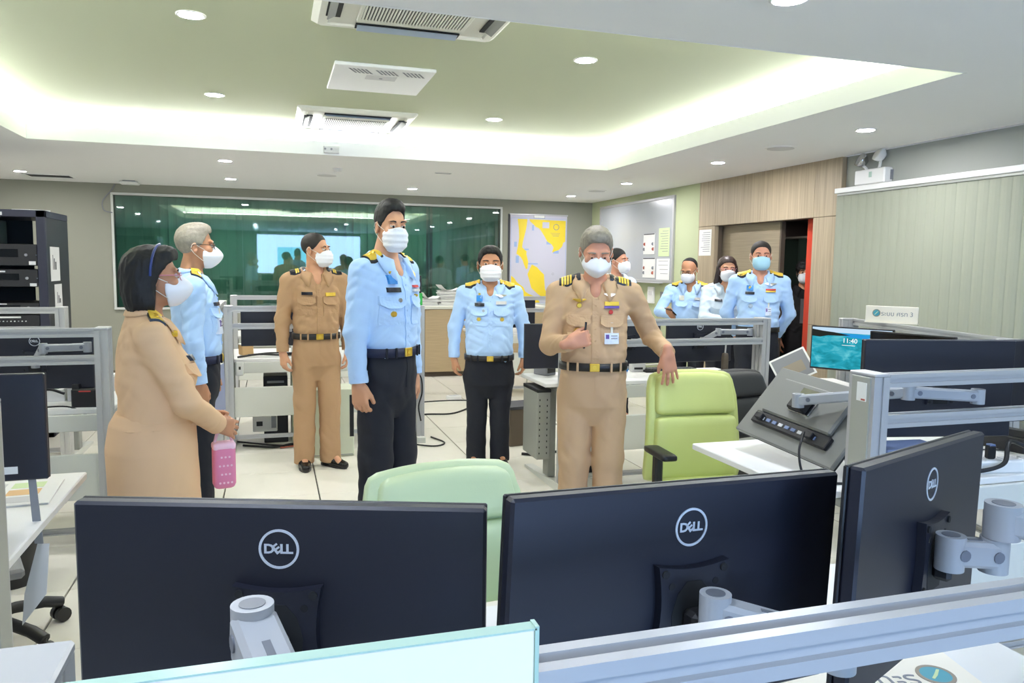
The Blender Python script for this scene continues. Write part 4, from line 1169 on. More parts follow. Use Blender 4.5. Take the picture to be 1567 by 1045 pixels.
def console(label, x, y, W, D=.98, left=True, right=True, rz=0.0, desk=True, lcover=0, rcover=0, dx0=None, dx1=None, panel=True, lower=True, desk_y0=.15, foot=None, legs=True):
    t = thing('control_console', label, 'console', (x, y, 0), rz, group='aluminium framed control consoles')
    if left: post(t, 0, 0, cover=lcover)
    if right: post(t, W-.065, 0, cover=rcover)
    for (yy, nm) in ((0, 'rail'),):
        rail(t, nm, .065, W-.065, yy, 1.152); rail(t, nm, .065, W-.065, yy, 1.01)
    if desk:
        a = 0.02 if dx0 is None else dx0; b_ = W-.02 if dx1 is None else dx1
        MB().box(a, b_, desk_y0, D, .722, .75, .004).build('desktop', M['desk_white'], t)
        MB().box(.07, W-.07, desk_y0-.02, desk_y0, .632, .722, .003).build('apron', M['steel_white'], t)
        MB().box(.07, W-.07, D-.10, D-.07, .66, .722, .003).build('apron', M['steel_white'], t)
    if panel: MB().box(.065, W-.065, .02, .045, .285, .53, .003).build('modesty_panel', M['steel_white'], t)
    if lower: rail(t, 'floor_rail', .065, W-.065, .03, .10, .03, .03)
    for (on, xx) in ((left, .032), (right, W-.032)):
        if on:
            MB().prism([(-.045, 0), (foot or D*.80, 0), (foot or D*.80, .018), (D*.35, .05), (.10, .062), (-.045, .05)], xx-.035, xx+.035, axis='x').build('foot', M['steel_white'], t)
            if desk and legs:
                MB().box(xx-.03, xx+.03, .30, .40, .05, .70, .006).build('desk_leg', M['steel_grey'], t)
                MB().box(xx-.022, xx+.022, .12, D-.12, .69, .722, .004).build('desk_bracket', M['steel_grey'], t)
    return t

c_fg = console('nearest console along the bottom edge, its top rails crossing the lower right', -.10, .60, 1.66, D=1.08, left=False, right=True, panel=True, dx0=.0, dx1=1.6)
c_fl = console('near console at the bottom left corner showing only its post top', -1.80, .65, 1.62, D=.86, dx0=.02, dx1=1.5)
c_nl = console('console with a white desk at the far left, in front of the seated chair base', -2.28, 2.10, 1.62, D=1.10, dx0=.0, dx1=1.60, rcover=1, legs=False)
c_nr = console('console with the grey end post right of the lime chair', 1.955, 2.10, 1.62, D=.96, dx0=-.12, dx1=1.6, lcover=-1)
MB().box(-.006, -.0035, .03, .075, 1.10, 1.165).build('asset_label', M['paper'], c_nr)
MB().box(-.0075, -.0055, .034, .052, 1.103, 1.109).build('label_mark', M['ink_red'], c_nr)
c_mr = console('console in front of the three officers by the timber wall', 1.86, 4.75, 1.60, D=.68, dx0=-.08, foot=.80)
c_fl2 = console('console behind the woman in sand uniform at the left', -2.44, 4.43, 1.62, D=1.05)
c_bl = console('console behind the officer in tan, with the white lower panel', -.37, 6.55, 1.63, D=.95)
c_bll = console('console below the equipment rack at the far left', -3.10, 6.42, 1.63, D=.95)
c_fr = console('console below the nautical chart near the back wall', 2.30, 8.55, 1.63, D=.95)
c_bf = console('console under the window behind the far left officers', -.42, 8.65, 1.63, D=.9)
c_r = console('console along the pale blind with a small sign on its rail', 3.785, 3.03, 1.70, D=.55, rz=math.atan2(4.672-3.048, 4.141-3.791), desk=True)
# slanted side partition between the two left rows
t = thing('side_partition', 'open aluminium side frame left of the console behind the tan officer', 'partition', (-.46, 6.62, 0))
post(t, 0, .78); post(t, 0, -.02)
for z in (1.152, 1.01):
    MB().box(.008, .053, .10, .78, z, z+.046, .004).build('rail', M['alu'], t)
MB().box(.012, .04, .10, .78, .3, .95, .003).build('infill_panel', M['steel_grey'], t)
for yy in (0, .8): MB().box(-.02, .085, yy-.05, yy+.13, 0, .05, .006).build('foot', M['steel_white'], t)

# ================================================================== MONITORS
def logo_part(parent, y, z, r=.0265, m='logo_silver', name='brand_emblem'):
    b = MB().ring((0, z), r*.88, r, y-.0008, y+.0004, 40)
    o = b.build(name, M[m], parent)
    # slanted second letter, as on the photographed shells
    for (ch, xx, rot) in (('D', -.0128, 0), ('E', -.0026, 38), ('L', .0058, 0), ('L', .0136, 0)):
        T = Matrix.Translation((xx, y-.0006, z-.0002)) @ Matrix.Rotation(R(90), 4, 'X') @ Matrix.Rotation(R(rot), 4, 'Z') @ Matrix.Scale(1.12, 4, (1, 0, 0))
        me = text_mesh(ch, .0172, .0003, bold=.00055); 
        # embolden a little
        me.transform(T); me.materials.clear(); me.materials.append(M[m])
        link_mesh('brand_letter', me, o)
    return o
def monitor(label, loc, yaw, w=.54, h=.315, tilt=0.0, roll=0.0, logo=True, vesa=True, screen='off', cat='monitor', group='flat screen monitors', rich=False):
    """origin at the centre of the shell; back faces -y, screen faces +y"""
    t = thing('monitor', label, cat, loc, 0, group)
    t.rotation_euler = (Matrix.Rotation(yaw, 3, 'Z') @ Matrix.Rotation(tilt, 3, 'X') @ Matrix.Rotation(roll, 3, 'Y')).to_euler()
    MB().box(-w/2, w/2, -.020, .002, -h/2, h/2, .004).build('back_shell', M['mon_back'], t)
    MB().box(-w/2, w/2, .002, .009, -h/2, h/2, .002).build('bezel', M['black_plastic'], t)
    sc = MB().box(-w/2+.007, w/2-.007, .0085, .0102, -h/2+.016, h/2-.007).build('screen', M['mon_screen_off'], t)
    if logo: logo_part(t, -.0205, h/2-.058)
    if vesa:
        zc = -.004
        o = []
        # plate with concave edges and an arched cut-out
        n = 8; out = []
        cor = [(-.058, -.058), (.058, -.058), (.058, .058), (-.058, .058)]
        for k in range(4):
            a, c = cor[k], cor[(k+1) % 4]
            for i in range(n):
                u = i/n; px, pz = a[0]+(c[0]-a[0])*u, a[1]+(c[1]-a[1])*u; s_ = .007*math.sin(PI*u)
                nx, nz = -px, -pz; L = max(abs(nx), abs(nz)); 
                if abs(px) > abs(pz): px -= math.copysign(s_, px)
                else: pz -= math.copysign(s_, pz)
                out.append((px, pz+zc))
        p = MB().prism(out, -.034, -.0205, axis='y').build('mount_plate', M['mon_back'], t)
        MB().prism([(-.030, zc-.056), (.030, zc-.056), (.034, zc-.01), (.026, zc+.018), (.012, zc+.034), (-.012, zc+.034), (-.026, zc+.018), (-.034, zc-.01)], -.0346, -.033, axis='y').build('plate_recess', M['dark_slot'], p)
        for sx in (-1, 1):
            for sz in (-1, 1): MB().cyl((sx*.048, -.037, zc+sz*.048), (sx*.048, -.033, zc+sz*.048), .0055, n=12).build('screw', M['dark_slot'], p)
            MB().cyl((sx*.036, -.0348, zc+.030), (sx*.036, -.033, zc+.030), .005, n=12).build('screw_hole', M['dark_slot'], p)
        MB().box(-.018, .018, -.062, -.034, zc-.035, zc+.0, .006).build('mount_head', M['black_plastic'], t)
    return t
def arm(label, pts, widths=(.030, .030), z_post=None, cap_r=.021, group='monitor arms on the console rails'):
    """articulated arm: list of joint points; thick flat links between, upright joint barrels"""
    P = [Vector(p) for p in pts]
    cap_r = min(cap_r, max(widths)*.56)
    t = thing('swing_arm', label, 'support arm', P[0], group=group)
    P = [p-P[0] for p in P]
    for i in range(len(P)-1):
        a, c = P[i], P[i+1]; d = (c-a); L = d.length; w = widths[min(i, len(widths)-1)]
        ang = math.atan2(d.y, d.x); pit = math.asin(d.z/L)
        T = Matrix.Translation(a) @ Matrix.Rotation(ang, 4, 'Z') @ Matrix.Rotation(-pit, 4, 'Y')
        b = MB().box(-.004, L+.004, -w/2, w/2, -.020, .020, .006, T=T); l = b.build('arm_link', M['arm_white'], t)
        MB().box(L*.35, L*.65, -.004, .004, .0195, .0208, T=T).build('link_slot', M['alu_dark'], l)
        for f_ in (.12, .88): MB().cyl(T @ Vector((L*f_, -w/2-.002, 0)), T @ Vector((L*f_, w/2+.002, 0)), .009, n=12).build('pivot_screw', M['alu_dark'], l)
    for i, p in enumerate(P):
        r = cap_r
        j = MB().cyl(p+Vector((0, 0, -.028)), p+Vector((0, 0, .026)), r, n=24).build('joint', M['arm_white'], t)
        MB().cyl(p+Vector((0, 0, .026)), p+Vector((0, 0, .0268)), r*.62, n=20).build('joint_hole', M['alu_dark'], j)
    return t
def mid(a, c, h): return ((a[0]+c[0])/2, (a[1]+c[1])/2, a[2]-h/2)
def yaw_of(a, c): return math.atan2(c[1]-a[1], c[0]-a[0])
def at_edges(label, a, c, h, **k):
    w = math.hypot(c[0]-a[0], c[1]-a[1])
    # the back face passes through the given top edge
    y = yaw_of(a, c); rl = -math.atan2(c[2]-a[2], w); w = math.hypot(w, c[2]-a[2])
    Rm = Matrix.Rotation(y, 3, 'Z') @ Matrix.Rotation(rl, 3, 'Y')
    p = (Vector(a)+Vector(c))/2+Rm @ Vector((0, .020, -h/2))
    return monitor(label, p, y, w, h, roll=rl, **k)
m1 = at_edges('nearest monitor back at bottom left, largest in the picture, with silver emblem', (-.252, 1.098, 1.237), (.26, .929, 1.237), .315)
m2 = at_edges('blue lit monitor back at bottom centre with silver emblem', (.271, .854, 1.271), (.806, .924, 1.250), .315)
m3 = at_edges('dark monitor back at lower right, turned sharply, below the grey end post', (.738, .800, 1.292), (1.240, 1.058, 1.260), .325)
arm('thick light grey monitor arm rising before the nearest left monitor', [(.012, .655, 1.15), (-.024, .80, 1.176), (.0, .945, 1.03)], (.046, .030), cap_r=.0215)
arm('light grey monitor arm holding the bottom centre monitor', [(.665, .745, 1.085), (.535, .822, 1.112)], (.036, .036))
arm('large light grey monitor arm at the right edge of the picture', [(1.40, .70, 1.12), (1.068, .87, 1.172)], (.05,), cap_r=.026)
arm('smaller light grey link below the large arm, reaching the sharply turned monitor', [(1.062, .875, 1.117), (.985, .885, 1.125)], (.04,))
m4 = monitor('grey monitor back tipped over with exposed sockets, left of the grey end post', (2.099, 2.615, .95), -1.455, .575, .35, tilt=-.70, roll=.089, logo=False, vesa=False)
for ch in list(m4.children):
    if ch.name.startswith('back_shell'): ch.data.materials.clear(); ch.data.materials.append(M['mon_back_grey'])
MB().box(-.20, .20, -.045, -.019, -.06, .12, .008).build('rear_bulge', M['mon_back_grey'], m4)
MB().box(-.22, .22, -.040, -.018, -.118, -.062, .004).build('socket_recess', M['black_plastic'], m4)
for i in range(9): MB().box(-.17+.038*i, -.147+.038*i, -.0435, -.038, -.10, -.086).build('socket', M['box_bluegrey' if i % 3 else 'paper_grey'], m4)
for i in range(2): MB().box(-.19+.3*i, -.15+.3*i, -.062, -.038, -.105, -.078, .003).build('plug', M['black_plastic'], m4)
MB().box(-.06, .06, -.052, -.044, -.02, .10, .004).build('mount_plate', M['chrome'], m4)
MB().box(-.045, .045, -.085, -.05, -.02, .045, .006).build('mount_head', M['black_plastic'], m4)
arm('grey monitor arm reaching from behind the end post to the tipped monitor', [(2.46, 2.14, 1.10), (2.20, 2.20, 1.115), (2.01, 2.56, 1.03)], (.042, .042), cap_r=.028)
m5 = at_edges('wide dark monitor back behind the rails at the right', (2.27, 2.50, 1.276), (2.91, 2.37, 1.276), .40, logo=False)
MB().box(-.16, .16, -.0225, -.019, .055, .060).build('vent_slot', M['dark_slot'], m5)
m6 = monitor('dark monitor back cut by the right edge of the picture', (3.30, 2.52, 1.08), R(-4), .60, .36, logo=False)
arm('light grey monitor arm upright behind the wide dark monitor', [(2.95, 2.16, 1.10), (2.93, 2.22, 1.02)], (.036,))
mL = monitor('dark navy monitor back on the white desk at the left edge', (-.93, 2.62, 1.045), R(2), .54, .325, logo=False)
MB().box(.115, .19, -.0225, -.019, -.140, -.118).build('asset_label', M['paper'], mL); MB().box(.119, .134, -.0232, -.022, -.137, -.121).build('label_code', M['ink'], mL)
arm('monitor arm behind the left edge monitor', [(-1.0, 2.17, 1.10), (-.95, 2.36, 1.06), (-.93, 2.56, 1.0)], (.04,))
# stand foot so that the left monitor is carried
# monitors in the rows behind
rows = [((3.03, 5.02, 1.02), 0, 'dark monitor back behind the rails in front of the woman officer', True),
        ((2.43, 5.00, 1.02), 3, 'dark monitor back behind the rails left of the lime chair hand', False),
        ((1.97, 5.12, .985), -4, 'dark monitor back between the short officer and the beige officer', False)]
for (l, a, lab, lg) in rows: monitor(lab, l, R(a), .54, .32, logo=lg)
arm('grey monitor arm behind the rails in front of the blue masked officer', [(3.37, 4.87, 1.09), (3.12, 4.90, 1.09), (3.03, 4.96, 1.02)], (.036,))
arm('monitor arm behind the rails left of the lime chair hand', [(2.6, 4.87, 1.06), (2.45, 4.92, 1.02)], (.036,))
arm('monitor arm at the post beside the beige officer', [(2.02, 4.87, 1.06), (1.98, 5.05, 1.0)], (.036,))
for (l, a, lab, lg) in (((-1.22, 4.70, 1.01), 0, 'dark monitor back behind the left rails, beside the sand uniform', True), ((-1.80, 4.70, 1.01), 0, 'dark monitor back behind the left rails at the picture edge', False)):
    monitor(lab, l, R(a), .56, .32, logo=lg)
arm('grey monitor arm behind the left rails', [(-.94, 4.55, 1.09), (-1.15, 4.56, 1.085), (-1.21, 4.64, 1.0)], (.036,))
arm('monitor arm behind the left rails at the picture edge', [(-1.7, 4.55, 1.06), (-1.79, 4.64, 1.0)], (.036,))
monitor('dark monitor back behind the rails beside the tan officer', (.06, 6.78, 1.00), R(0), .62, .30, logo=False)
arm('short monitor arm between the rails beside the tan officer', [(.12, 6.66, 1.10), (.14, 6.72, 1.0)], (.036,))
monitor('dark monitor back behind the tall officer', (.86, 6.80, 1.00), R(0), .54, .30, logo=False)
arm('short monitor arm behind the tall officer', [(.9, 6.66, 1.08), (.87, 6.74, 1.0)], (.036,))
monitor('dark monitor back on the console below the chart', (2.75, 8.82, .98), R(0), .6, .34, logo=False)
arm('monitor arm on the console below the chart', [(2.8, 8.66, 1.05), (2.76, 8.76, .98)], (.036,))

# screen side monitors on the console along the blind
def lit_monitor(label, loc, facing, w, h, on):
    """screen faces -y before turning"""
    t = thing('monitor', label, 'monitor', loc, facing, 'flat screen monitors')
    MB().box(-w/2, w/2, -.008, .024, -h/2, h/2, .004).build('back_shell', M['mon_back'], t)
    MB().box(-w/2, w/2, -.014, -.006, -h/2, h/2, .002).build('bezel', M['black_plastic'], t)
    x0, x1, z0, z1 = -w/2+.008, w/2-.008, -h/2+.012, h/2-.008
    if not on:
        MB().box(x0, x1, -.0150, -.0135, z0, z1).build('screen', M['mon_screen_off'], t)
    else:
        m = bpy.data.materials.new('lock screen sea'); m.use_nodes = True; nt = m.node_tree; nt.nodes.clear()
        tc = nt.nodes.new('ShaderNodeTexCoord'); mp_ = nt.nodes.new('ShaderNodeMapping'); mp_.inputs['Scale'].default_value = (6, 1, 14)
        no = nt.nodes.new('ShaderNodeTexNoise'); no.inputs['Scale'].default_value = 1.6; no.inputs['Detail'].default_value = 5; no.inputs['Distortion'].default_value = .8
        cr = nt.nodes.new('ShaderNodeValToRGB'); e = cr.color_ramp.elements
        e[0].position = .25; e[0].color = s2l((20, 122, 132))+(1,); e[1].position = .8; e[1].color = s2l((120, 216, 226))+(1,)
        x = e.new(.5); x.color = s2l((44, 164, 186))+(1,)
        em = nt.nodes.new('ShaderNodeEmission'); em.inputs[1].default_value = .95; ou = nt.nodes.new('ShaderNodeOutputMaterial')
        nt.links.new(tc.outputs['Object'], mp_.inputs[0]); nt.links.new(mp_.outputs[0], no.inputs['Vector']); nt.links.new(no.outputs['Fac'], cr.inputs[0]); nt.links.new(cr.outputs[0], em.inputs[0]); nt.links.new(em.outputs[0], ou.inputs[0])
        s_ = MB().box(x0, x1, -.0150, -.0135, z0, z1).build('screen', m, t)
        hz = z1-.03
        MB().box(x0, x1, -.0154, -.0145, z1-.032, z1).build('sky_image', emitter('screen sky', (196, 222, 244), .95), s_)
        MB().prism([(x0+w*.3, z1-.034), (x1, z1-.040), (x1, z1-.075), (x0+w*.45, z1-.058)], -.0156, -.0145, axis='y').build('sea_image', emitter('screen deep sea', (42, 152, 220), .95), s_)
        MB().prism([(x0, z1-.014), (x0+w*.14, z1-.024), (x0+w*.28, z1-.030), (x0+w*.48, z1-.046), (x0+w*.36, z1-.052), (x0+w*.2, z1-.054), (x0+w*.1, z1-.066), (x0, z1-.062)], -.0158, -.0145, axis='y').build('shore_image', emitter('screen shore', (44, 48, 44), .8), s_)
        text_obj('clock_digits', '11:40', .044, emitter('screen white', (255, 255, 255), 1.0), s_, Matrix.Translation((-.005, -.0158, z1-.084)) @ Matrix.Rotation(R(90), 4, 'X'))
        MB().box(-.055, .03, -.0160, -.015, z1-.116, z1-.113).build('date_line', bpy.data.materials['screen white'], s_)
    MB().box(-.05, .05, .024, .045, -.05, .05, .004).build('mount_plate', M['black_plastic'], t)
    return t
ang_r = math.atan2(3.048-4.672, 3.791-4.141)   # direction of the console along the blind
dv = Vector((math.cos(ang_r), math.sin(ang_r), 0)); nv = Vector((-dv.y, dv.x, 0))
lit_monitor('lit monitor showing a turquoise sea and the clock 11:40', (3.74, 4.25, 1.019), R(-57), .527, .298, True)
lit_monitor('black switched off monitor under the small sign on the right console', (3.667, 3.667, 1.028), R(-70), .50, .30, False)
for (p, q, lab) in (((4.0, 4.22, 1.06), (3.78, 4.28, 1.02), 'monitor arm behind the lit turquoise monitor'), ((3.87, 3.62, 1.06), (3.70, 3.68, 1.03), 'monitor arm behind the switched off monitor by the blind')):
    arm(lab, [p, q], (.036,))

# ================================================================== CHAIRS
def office_chair(label, loc, yaw, m, back_w=.52, z0=.50, z1=1.0, arms=True, seat=True, tilt=.10, group='office chairs', az=0.0):
    """faces -y before turning"""
    t = thing('office_chair', label, 'office chair', (loc[0], loc[1], 0), yaw, group)
    mt = M[m]
    if back_w:
        H = z1-z0; split = z1-.40*H
        def bend(q, zc=0):
            z = q.z+zc
            y = q.y+tilt*(z-z0)+.25*(q.x**2)*-.55-.028*math.sin((z-z0)/H*PI)
            x = q.x*(1.0-.10*max(0, (z-z1+.16)/.16)**2 if z > z1-.16 else 1.0+.12*(z1-.16-z)/H)
            return (x, y, q.z-.02*(q.x/(back_w/2))**2*(1 if z > z1-.1 else 0))
        MB().rbox(0, .235, (z0+z1)/2, back_w/2+.006, .03, H/2, .03, n=8, fn=lambda q: bend(q, (z0+z1)/2)).build('back_shell', mt, t)
        c = (split+z1)/2-.004; MB().rbox(0, .20, c, back_w/2-.03, .034, (z1-split)/2-.010, .03, n=8, fn=lambda q: bend(q, c)).build('headrest_cushion', mt, t)
        c2 = (split+z0)/2; MB().rbox(0, .20, c2, back_w/2-.03, .036, (split-z0)/2-.003, .03, n=8, fn=lambda q: bend(q, c2)).build('backrest_cushion', mt, t)
    if seat:
        MB().rbox(0, -.06, .385, .255, .25, .05, .045, n=6, fn=lambda q: (q.x, q.y, q.z-.25*max(0, -q.y-.15)**1.3)).build('seat', mt, t)
    MB().box(-.14, .14, -.16, .14, .31, .35, .012).build('mechanism', M['chair_grey'], t)
    MB().box(-.035, .035, .10, .26, .315, .345, .008).box(-.035, .035, .235, .265, .335, .56, .008).build('back_bracket', M['black_plastic'], t)
    if arms:
        for sx in (-1, 1):
            a = MB().box(sx*.30-.022, sx*.30+.022, -.02, .03, .34, .645+az, .01).box(min(sx*.30, sx*.12), max(sx*.30, sx*.12), -.02, .03, .325, .35, .006).build('armrest_post', M['black_plastic'], t)
            MB().rbox(sx*.30, -.02, .66+az, .042, .125, .018, .016, n=4).build('arm_pad', M['black_plastic'], a)
    MB().cyl((0, 0, .10), (0, 0, .24), .03, n=16).cyl((0, 0, .24), (0, 0, .32), .018, n=16).build('gas_lift', M['black_plastic'], t)
    for k in range(5):
        T = Matrix.Rotation(k*2*PI/5+.35, 4, 'Z')
        l = MB().tube([T @ Vector((0, 0, .125)), T @ Vector((.12, 0, .125)), T @ Vector((.24, 0, .105)), T @ Vector((.305, 0, .08))], .024, 8).build('base_leg', M['black_plastic'], t)
        for sd in (-1, 1): MB().cyl(T @ Vector((.30, sd*.008, .032)), T @ Vector((.30, sd*.03, .032)), .031, n=14).build('caster_wheel', M['black_plastic'], l)
        MB().cyl(T @ Vector((.30, 0, .035)), T @ Vector((.30, 0, .085)), .010, n=8).build('caster_stem', M['black_plastic'], l)
    return t
office_chair('lime green leather office chair under the beige officer\'s hand', (2.17, 3.42), R(-4), 'chair_green', z0=.40, az=-.045)
office_chair('pale lime office chair back between the two nearest monitors', (.535, 2.02), R(9), 'chair_green_pale', back_w=.51, z0=.5, z1=.945)
office_chair('charcoal office chair with a curved back behind the lime chair', (2.78, 3.86), R(14), 'chair_black', back_w=.56, z0=.5, z1=.93, arms=False)
office_chair('chair at the left edge showing only its grey seat plate and black star base', (-1.12, 3.42), R(20), 'chair_grey', back_w=0, arms=False, seat=False)
# ================================================================== RACK, COUNTER AND LOOSE THINGS
t = thing('equipment_rack', 'dark navy equipment rack with audio gear at the far left', 'equipment rack', (-2.17, 7.5, 0))
RW, RD, RH = .66, .77, 1.965        # x from -.33 to .335
for x0 in (-.33, .265):
    MB().box(x0, x0+.07, 0, .05, 0, RH, .004).build('front_upright', M['rack_blue'], t)
MB().box(-.33, .335, 0, RD, RH-.06, RH, .004).build('top_panel', M['rack_blue'], t)
MB().box(-.33, .335, 0, RD, 0, .10, .004).build('plinth', M['rack_blue'], t)
sp_ = MB().box(.315, .333, .05, RD, .10, RH-.06, .002).build('side_panel', M['rack_side'], t)
MB().box(-.33, -.312, .05, RD, .10, RH-.06, .002).build('side_panel', M['rack_side'], t)
MB().box(-.30, .05, RD-.03, RD-.02, .1, RH-.06).build('rear_panel', M['rack_side'], t)
for x0 in (-.31, .285): MB().box(x0, x0+.025, RD-.04, RD-.01, .1, RH-.06).build('rear_upright', M['rack_blue'], t)
MB().box(-.28, .02, -.004, 0, RH-.05, RH-.022).build('title_strip', M['paper_grey'], t)
for (y0, y1, z0, z1) in ((.12, .42, 1.36, 1.66), (.22, .46, 1.06, 1.33)):
    pp = MB().box(.333, .336, y0, y1, z0, z1).build('taped_paper', M['paper_grey'], t)
    for k in range(3): MB().box(.336, .3368, y0+.07+.04*k, y0+.085+.05*k, z0+.10, z1-.07-.03*k).build('pen_mark', M['ink'], pp)
def gear(z0, z1, label, detail):
    g = thing('rack_unit', label, 'audio device', (-2.17, 7.5, z0))
    MB().box(-.255, .262, .01, .5, .004, z1-z0-.004, .003).build('case', M['black_plastic'], g)
    rr = random.Random(int(z0*100)); hh = z1-z0
    if detail == 'knobs':
        for r_ in range(4):
            for k in range(15): MB().cyl((-.235+.028*k, .0, hh*(.2+.2*r_)), (-.235+.028*k, .012, hh*(.2+.2*r_)), .005, n=8).build('knob', M['paper_grey' if (r_+k) % 3 else 'ink_grey'], g)
        MB().box(-.24, .12, .004, .012, hh*.9, hh*.95).build('label_strip', M['paper_grey'], g)
        for k in range(3): MB().box(.215, .235, .004, .012, hh*(.15+.15*k), hh*(.2+.15*k)).build('indicator', M['led_blue'], g)
    else:
        MB().box(.20, .25, .004, .012, hh*.06, hh*.22).build('asset_label', M['paper_grey'], g)
        MB().box(-.2, .12, .004, .012, hh*.4, hh*.75, .001).build('display_window', M['mon_screen_off'], g)
        MB().cyl((.18, .0, hh*.5), (.18, .012, hh*.5), .012, n=12).build('dial', M['ink_grey'], g)
        if detail == 'strip': MB().box(-.15, .02, .004, .012, hh*.82, hh*.9).build('label_strip', M['paper_grey'], g)
    for k in (-.25, .257): MB().cyl((k-.0, .004, hh*.5), (k, .012, hh*.5), .006, n=8).build('rack_screw', M['chrome'], g)
gear(1.49, 1.68, 'black amplifier, topmost unit in the equipment rack', 'plain')
gear(1.31, 1.465, 'black amplifier with a label strip, second unit in the rack', 'strip')
gear(1.09, 1.18, 'flat black unit with a white strip, third unit in the rack', 'strip')
gear(.80, 1.075, 'black mixing console with rows of knobs low in the rack', 'knobs')
gear(.30, .60, 'large black amplifier at the bottom of the rack', 'plain')
t = thing('speaker_box', 'small black box standing inside the rack behind the top opening', 'speaker', (-2.33, 7.62, 1.68)); MB().box(-.10, .12, 0, .2, 0, .20, .006).build('housing', M['black_plastic'], t); MB().box(-.09, .11, -.004, .001, .01, .19).build('grille', M['rubber'], t)
t = thing('torn_paper', 'scrap of white paper lying on top of the rack', 'paper', (-2.0, 7.65, RH)); MB().prism([(-.12, 0), (.02, -.03), (.16, .06), (.14, .10), (.02, .05), (-.06, .07)], .001, .012).build('sheet', M['paper'], t)

# low counter under the window
t = thing('low_counter', 'beige woodgrain counter under the right end of the window', 'counter', (2.0, 10.40, 0))
MB().box(0, 1.75, .03, .84, .06, .94, .003).build('carcass', M['wood_dark'], t)
MB().box(-.01, 1.76, 0, .85, .94, .985, .006).build('worktop', M['cream_plastic'], t)
for k in range(3): MB().box(.01+.58*k, .58+.58*k, .008, .03, .07, .935, .003).build('cabinet_door', M['wood_c'], t)
MB().box(.02, 1.73, .06, .8, 0, .06).build('plinth', M['wood_dark'], t)
def stack(label, x, y, z, w, d, h, sd, name='paper_stack'):
    t = thing(name, label, 'paper stack', (x, y, z)); rr = random.Random(sd); n = max(3, int(h/.016))
    for k in range(n):
        dx, dy = rr.uniform(-.018, .018), rr.uniform(-.01, .01); hh = h/n
        c = rr.uniform(-.05, .05)
        MB().box(-w/2, w/2, -d/2, d/2, 0, hh*.88, .001, T=Matrix.Translation((dx, dy, hh*k)) @ Matrix.Rotation(c, 4, 'Z')).build('paper_bundle', M['paper' if k % 3 else 'paper_grey'], t)
    # a few curled top sheets
    for k in range(3):
        v = []; f = []; nn = 6; a = rr.uniform(.04, .09)
        for i in range(nn+1):
            u = i/nn; zz = h+.004*k+a*max(0, (u-.55)/.45)**2*(1 if k % 2 else .5)
            for y_ in (-d/2, d/2): v += [(-w/2+u*w, y_, zz), (-w/2+u*w, y_, zz+.002)]
        for i in range(nn): q = i*4; f += [(q, q+4, q+6, q+2), (q+1, q+3, q+7, q+5), (q, q+1, q+5, q+4), (q+2, q+6, q+7, q+3)]
        MB().add(v, f, 0, False, Matrix.Rotation(rr.uniform(-.2, .2)+PI*(k % 2), 4, 'Z')).build('loose_sheet', M['paper'], t)
    return t
stack('tall leaning stack of white papers on the counter', 2.38, 10.62, .985, .30, .24, .20, 4)
stack('lower stack of white papers on the counter beside the green folder', 2.10, 10.58, .985, .22, .26, .09, 7)
stack('stack of papers at the back of the counter behind the tall one', 2.62, 10.72, .985, .22, .28, .16, 9)
t = thing('document_box', 'bright green document box standing on the rail post', 'document box', (1.185, 6.60, 1.2)); 
MB().box(-.07, .06, -.03, .05, 0, .105, .003).build('case', M['folder_green'], t); MB().box(-.05, -.02, -.0325, -.03, .05, .075).build('spine_label', M['paper'], t)
for (xx, lab) in ((1.14, 'left black ring binder with white spine on the green box'), (1.21, 'right black ring binder with white spine on the green box')):
    t = thing('ring_binder', lab, 'binder', (xx, 6.61, 1.305)); MB().box(-.028, .028, -.03, .05, 0, .15, .003).build('cover', M['black_plastic'], t); MB().box(-.024, -.006, -.0325, -.03, .01, .14).build('spine_label', M['paper'], t)

# ---- signs
emb = lambda parent, T, r: (MB().ring((0, 0), r*.8, r, -.0008, .0004, 32, T=T).build('emblem_ring', M['bronze'], parent), MB().cyl((0, -.0007, 0), (0, .0003, 0), r*.8, n=28, T=T).build('emblem_disc', M['teal'], parent),
    MB().prism([(-r*.5, -r*.45), (-r*.35, -r*.5), (r*.1, 0), (r*.45, r*.35), (r*.35, r*.45), (-r*.05, r*.1)], -.0012, -.0005, axis='y', T=T).build('emblem_figure', M['paper_green'], parent))
t = thing('desk_sign', 'small white sign with round emblem standing on the rail by the pale blind', 'sign', (4.02, 4.205, 1.198)); t.rotation_euler = (0, 0, R(-57))
pl = MB().box(-.165, .165, -.004, .004, 0, .115, .002).build('plate', M['acrylic'], t); MB().box(-.165, .165, -.02, .02, 0, .006).build('base', M['acrylic'], t)
emb(pl, Matrix.Translation((-.095, -.0042, .066)), .026)
text_obj('sign_lettering', 'ระบบ ศรท 3', .042, M['ink_grey'], pl, Matrix.Translation((.035, -.0046, .062)) @ Matrix.Rotation(R(90), 4, 'X'))
t = thing('desk_sign', 'large frosted white sign with green glass edge at the bottom centre', 'sign', (.0, .56, 1.03))
MB().box(-.42, .197, -.006, .006, 0, .232, .002).build('plate', M['acrylic'], t)
MB().box(-.421, .198, -.0065, .0065, .231, .2325).box(.1965, .2, -.0065, .0065, 0, .234).build('glass_edge', M['glass_green'], t)
MB().box(-.1, -.05, .006, .045, -.002, .02, .004).box(.08, .12, .006, .045, -.002, .02, .004).build('hanger', M['alu'], t)
t = thing('desk_sign', 'pale green acrylic sign with round emblem lying on the nearest desk', 'sign', (1.10, 1.14, .752)); t.rotation_euler = (0, 0, R(-12))
pl = MB().box(-.25, .20, -.10, .10, 0, .018, .003).build('plate', M['acrylic'], t)
Tf = Matrix.Translation((.125, -.005, .0184)) @ Matrix.Rotation(PI, 4, 'Z') @ Matrix.Rotation(R(-90), 4, 'X')
emb(pl, Tf, .036)
